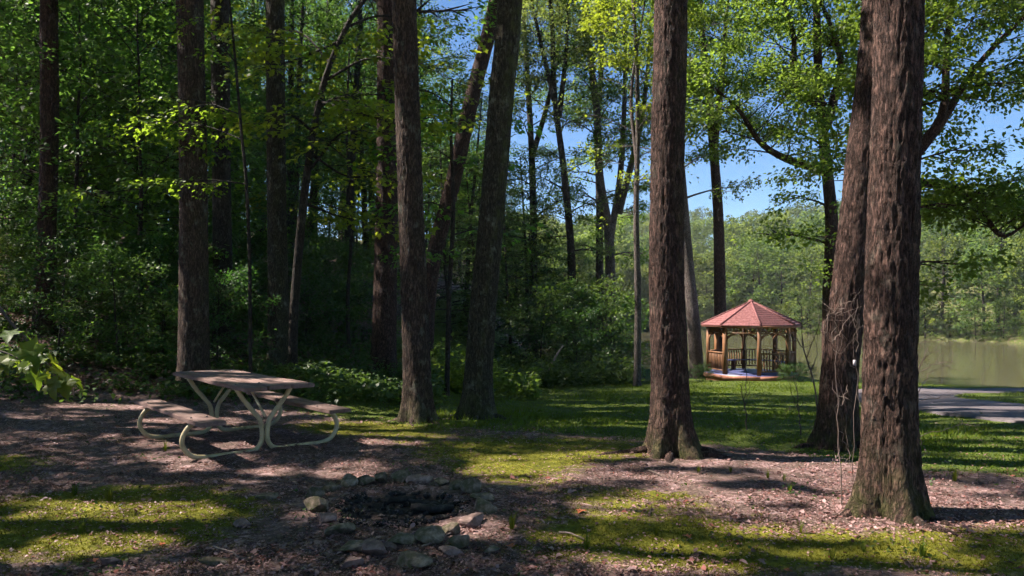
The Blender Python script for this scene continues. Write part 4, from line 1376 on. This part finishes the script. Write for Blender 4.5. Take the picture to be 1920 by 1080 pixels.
tag(link("trunk_tag", MB().box((0, 0, 0), (.022, .012, .04), .5).mesh("trunk_tag", M['tag']), loc=wp), "small pale tag on the left edge of the thickest trunk", "tag")

# ------------------------------------------------------------------ ground cover, grass, litter
rgs = np.random.default_rng(99)


def tri_blades(n, xs, ys, h, w, lean=.5):
    z = gz(xs, ys)
    a = rgs.uniform(0, 6.28, n)
    d = np.column_stack([np.cos(a), np.sin(a)])
    l = rgs.normal(0, lean, (n, 2)) * h[:, None]
    V = np.empty((n, 3, 3))
    V[:, 0, :2] = np.column_stack([xs, ys]) - d * w[:, None]
    V[:, 1, :2] = np.column_stack([xs, ys]) + d * w[:, None]
    V[:, 2, :2] = np.column_stack([xs, ys]) + l
    V[:, 0, 2] = z - .004
    V[:, 1, 2] = z - .004
    V[:, 2, 2] = z + h
    return V.reshape(-1, 3), np.arange(3 * n).reshape(-1, 3)


def view_pts(n, y0, y1, power=1.0, u0=-60, u1=1980):
    """points spread over the ground that lies ahead"""
    y = y0 * (y1 / y0) ** (rgs.uniform(0, 1, n) ** power)
    return (rgs.uniform(u0, u1, n) - 960) / F_PX * y, y


xs, ys = view_pts(200000, 6, 30)
k = (rgs.uniform(0, 1, len(xs)) < grass_w(xs, ys) ** 1.5) & (road_d(xs, ys) > 1.5) & (np.hypot(xs - GX, ys - GY) > 2.2) & (lake_sd(xs, ys) > .5)
k &= rgs.uniform(0, 1, len(xs)) < .35 + .9 * sstep(.35, .6, fbm(xs * 1.1, ys * 1.1, 0, 8))
xs, ys = xs[k], ys[k]
cl = .4 + 1.0 * sstep(.4, .75, fbm(xs * .9, ys * .9, 0, 21))
V, Fc = tri_blades(len(xs), xs, ys, rgs.uniform(.025, .075, len(xs)) * cl, .004 + .00035 * ys, .55)
go = link("lawn_grass", mesh_np("lawn_grass", V, [Fc], M['grass']), kind="stuff")
tag(go, "short green grass covering the lawn toward the lake", "grass")

xs, ys = view_pts(170000, 3.6, 11)
k = rgs.uniform(0, 1, len(xs)) < sstep(.35, .75, moss_w(xs, ys) + .9 * (fbm(xs * 3, ys * 3, 0, 12) - .5)) * (1 - grass_w(xs, ys))
k &= np.hypot(xs - FIRE[0], ys - FIRE[1]) > .8
xs, ys = xs[k], ys[k]
V, Fc = tri_blades(len(xs), xs, ys, rgs.uniform(.006, .02, len(xs)), np.full(len(xs), .004), .7)
tag(link("moss", mesh_np("moss", V, [Fc], M['mossblade']), kind="stuff"), "yellow-green moss carpet on the clearing floor", "moss")

LIT = np.array([(0, 0, 0), (.3, .28, .1), (.75, .2, .08), (1, 0, -.05), (.75, -.2, .12), (.3, -.28, .08)])
xs, ys = view_pts(130000, 3.6, 15)
ml = moss_w(xs, ys)
k = rgs.uniform(0, 1, len(xs)) < (1 - .74 * sstep(.3, .8, ml)) * (1 - .93 * grass_w(xs, ys)) * (.25 + .9 * sstep(.35, .62, fbm(xs * 1.7, ys * 1.7, 0, 31)))
k &= np.hypot(xs - FIRE[0], ys - FIRE[1]) > .45
xs, ys = xs[k], ys[k]
n = len(xs)
lv = leaves(rgs, np.column_stack([xs, ys, gz(xs, ys) + rgs.uniform(.002, .014, n)]), rgs.uniform(0, 6.28, n), rgs.normal(0, .28, n), rgs.normal(0, .32, n), rgs.uniform(.012, .030, n) * (1 + 1.1 * (rgs.uniform(0, 1, n) > .93)), LIT * np.array([1, 1, 1.6]))
tag(link("leaf_litter", mesh_np("leaf_litter", lv.reshape(-1, 3), [np.arange(n * 6).reshape(-1, 6)], M['litter']), kind="stuff"), "brown fallen leaves scattered over the clearing floor", "leaves")

# litter on the slope in the woods (coarser)
xs, ys = view_pts(30000, 13, 32, 1, -60, 800)
k = grass_w(xs, ys) < .3
xs, ys = xs[k], ys[k]
n = len(xs)
lv = leaves(rgs, np.column_stack([xs, ys, gz(xs, ys) + .015]), rgs.uniform(0, 6.28, n), rgs.normal(0, .3, n), rgs.normal(0, .3, n), rgs.uniform(.06, .13, n), LIT)
tag(link("slope_leaf_litter", mesh_np("slope_leaf_litter", lv.reshape(-1, 3), [np.arange(n * 6).reshape(-1, 6)], M['litter']), kind="stuff"), "dead leaves covering the slope under the woods", "leaves")

# herb layer along the wood's edge
def herbs(name, label, n, region, size, hgt, mat, dens):
    xs, ys = region(n)
    k = rgs.uniform(0, 1, len(xs)) < dens(xs, ys)
    xs, ys = xs[k], ys[k]
    m_ = len(xs)
    pos = np.column_stack([xs, ys, gz(xs, ys) + hgt * rgs.uniform(.1, 1, m_) * (.15 + 1.5 * fbm(xs * 1.3, ys * 1.3, 0, 44) ** 1.6 * 1.3)])
    lv = leaves(rgs, pos, rgs.uniform(0, 6.28, m_), rgs.normal(-.15, .45, m_), rgs.normal(0, .45, m_), size * rgs.uniform(.5, 1.3, m_), LEAF_6)
    tag(link(name, mesh_np(name, lv.reshape(-1, 3), [np.arange(m_ * 6).reshape(-1, 6)], M[mat]), kind="stuff"), label, "plants")


herbs("woodland_herbs", "low leafy herbs along the foot of the woods behind the table", 60000, lambda n: view_pts(n, 11.2, 24, 1, -60, 830), .10, .38, 'herb',
      lambda x, y: sstep(.30, .55, fbm(x * .8, y * .8, 0, 61)) * sstep(11.9, 13.2, y - .25 * np.clip(x + 3, 0, 4) + .22 * np.clip(-x - 5, 0, 6)) * .95)
herbs("clearing_seedlings", "tiny green seedlings dotted over the clearing floor", 9000, lambda n: view_pts(n, 4, 12), .035, .05, 'herb', lambda x, y: sstep(.60, .75, fbm(x * 1.6, y * 1.6, 0, 71)))
herbs("thicket_weeds", "leafy weeds banked along the lawn's back edge", 26000, lambda n: view_pts(n, 20, 31, 1, 930, 1205), .13, .85, 'herb',
      lambda x, y: sstep(22.0, 23.6, y - 1.0 * np.clip(x - 1.0, 0, 5)))
herbs("sunlit_weeds", "bright leafy weeds between the two trunks beyond the table", 11000, lambda n: view_pts(n, 16.0, 21, 1, 805, 1010), .115, .95, 'leaf', lambda x, y: sstep(.28, .6, fbm(x * 1.1, y * 1.1, 0, 47)))

# single grass tufts
def tuft_mesh(seed, n, h):
    rg = np.random.default_rng(seed)
    mb = MB()
    for k in range(n):
        a = rg.uniform(0, 6.28)
        l = h * rg.uniform(.5, 1.1)
        o = rg.uniform(.15, .8) * l
        d = np.array([math.cos(a), math.sin(a), 0])
        sd_ = np.array([-d[1], d[0], 0]) * .0026
        p = [d * .01, d * o * .35 + (0, 0, l * .6), d * o + (0, 0, l * .75)]
        mb.add(np.array([p[0] - sd_, p[0] + sd_, p[1] + sd_ * .8, p[1] - sd_ * .8, p[2]]), [[0, 1, 2, 3]], [[3, 2, 4]])
    return mb.mesh("grass_tuft", M['grass'])


tuf = [tuft_mesh(k, 30, .17) for k in range(4)]
for k, (u, v) in enumerate([(205, 945), (140, 935), (1840, 760), (1470, 905), (1310, 890), (1440, 900), (1500, 1000), (310, 848), (1100, 1040), (1620, 1035), (150, 1010), (1480, 930), (1370, 890), (1730, 1050), (1560, 1050), (1790, 905), (960, 1000), (1230, 1010)]):
    y = 1400 * CAM_Z / (v - HORIZON)
    x = (u - 960) / F_PX * y
    o = link("grass_tuft", tuf[k % 4], loc=(x, y, gz1(x, y) - .01), rz=rgs.uniform(0, 6))
    s_ = rgs.uniform(.6, 1.1)
    o.scale = (s_, s_, s_)
    tag(o, "small tuft of grass blades sprouting from the clearing floor", "grass tuft", "grass tufts on the clearing floor")
# fallen twigs
for k, (u, v, du, dv, lb) in enumerate([(790, 1040, 90, -45, "long thin fallen twig lying across the fire ring's front stones"), (400, 1035, 60, 25, "crooked fallen twig at the edge of the moss bank"), (1215, 890, 35, 12, "pale stub of dead branch near the lone ridged trunk"), (1370, 848, 110, 8, "long dead stick in the shade right of the lone ridged trunk"), (590, 965, 60, -30, "short twig poking into the fire ring's left side"), (1050, 1010, 50, 14, "thin stick lying on dark moss right of the fire ring")]):
    P0, P1 = [], []
    pts = []
    for q in np.linspace(0, 1, 6):
        vv = v + dv * q
        y = 1400 * CAM_Z / (vv - HORIZON)
        x = (u + du * q - 960) / F_PX * y
        pts.append((x, y, gz1(x, y) + .022))
    c = np.array(pts) + np.random.default_rng(k).normal(0, .006, (6, 3))
    o0 = c.mean(0)
    tag(link("fallen_twig", MB().tube(c - o0, np.linspace(.008, .003, 6), 6).mesh("fallen_twig", M['twig'], True), loc=o0), lb, "twig")
# a dead branch leaning out of the thicket
c = spline([at(1030, 690, 24) + (0, 0, -.1), at(1042, 668, 24.2), at(1056, 648, 24.4)], 8)
tag(link("dead_branch", MB().tube(c - c[0], np.linspace(.05, .025, 8), 7).mesh("dead_branch", M['twig'], True), loc=c[0]), "grey dead branch leaning out of the weeds at the lawn's back edge", "branch")
# scattered red-orange fallen leaves
red = simple("orange_leaf", [(.3, (.30, .07, .03)), (.7, (.45, .15, .06))], 30, .6)
rme = mesh_np("maple_leaf", np.vstack([big_leaf + np.column_stack([np.zeros((len(big_leaf), 2)), .25 * np.abs(big_leaf[:, 1])]), [(.45, 0, 0)]]), [[[len(big_leaf), a, (a + 1) % len(big_leaf)] for a in range(len(big_leaf))]], red)
for k, (u, v) in enumerate([(1092, 968), (1470, 1074), (755, 1040), (310, 1026), (1285, 1012), (1740, 950), (330, 1000), (960, 1035), (170, 1062)]):
    y = 1400 * CAM_Z / (v - HORIZON)
    x = (u - 960) / F_PX * y
    o = link("fallen_maple_leaf", rme, loc=(x, y, gz1(x, y) + .012), rz=rgs.uniform(0, 6))
    s_ = rgs.uniform(.05, .085)
    o.scale = (s_, s_, s_)
    tag(o, "single orange-red maple leaf fallen on the clearing floor", "leaf", "orange maple leaves on the clearing floor")
hz = MB().box((50, 197, 24), (440, 460, 57))
hm = bpy.data.materials.new("haze")
hm.use_nodes = True
hm.node_tree.nodes.remove(hm.node_tree.nodes["Principled BSDF"])
pv = hm.node_tree.nodes.new("ShaderNodeVolumePrincipled")
pv.inputs['Color'].default_value = (.86, .92, 1.0, 1)
pv.inputs['Density'].default_value = .0003
pv.inputs['Anisotropy'].default_value = .3
hm.node_tree.links.new(pv.outputs[0], hm.node_tree.nodes["Material Output"].inputs['Volume'])
tag(link("haze", hz.mesh("haze", hm), kind="stuff"), "thin summer haze in the air over the lake and woods", "haze")
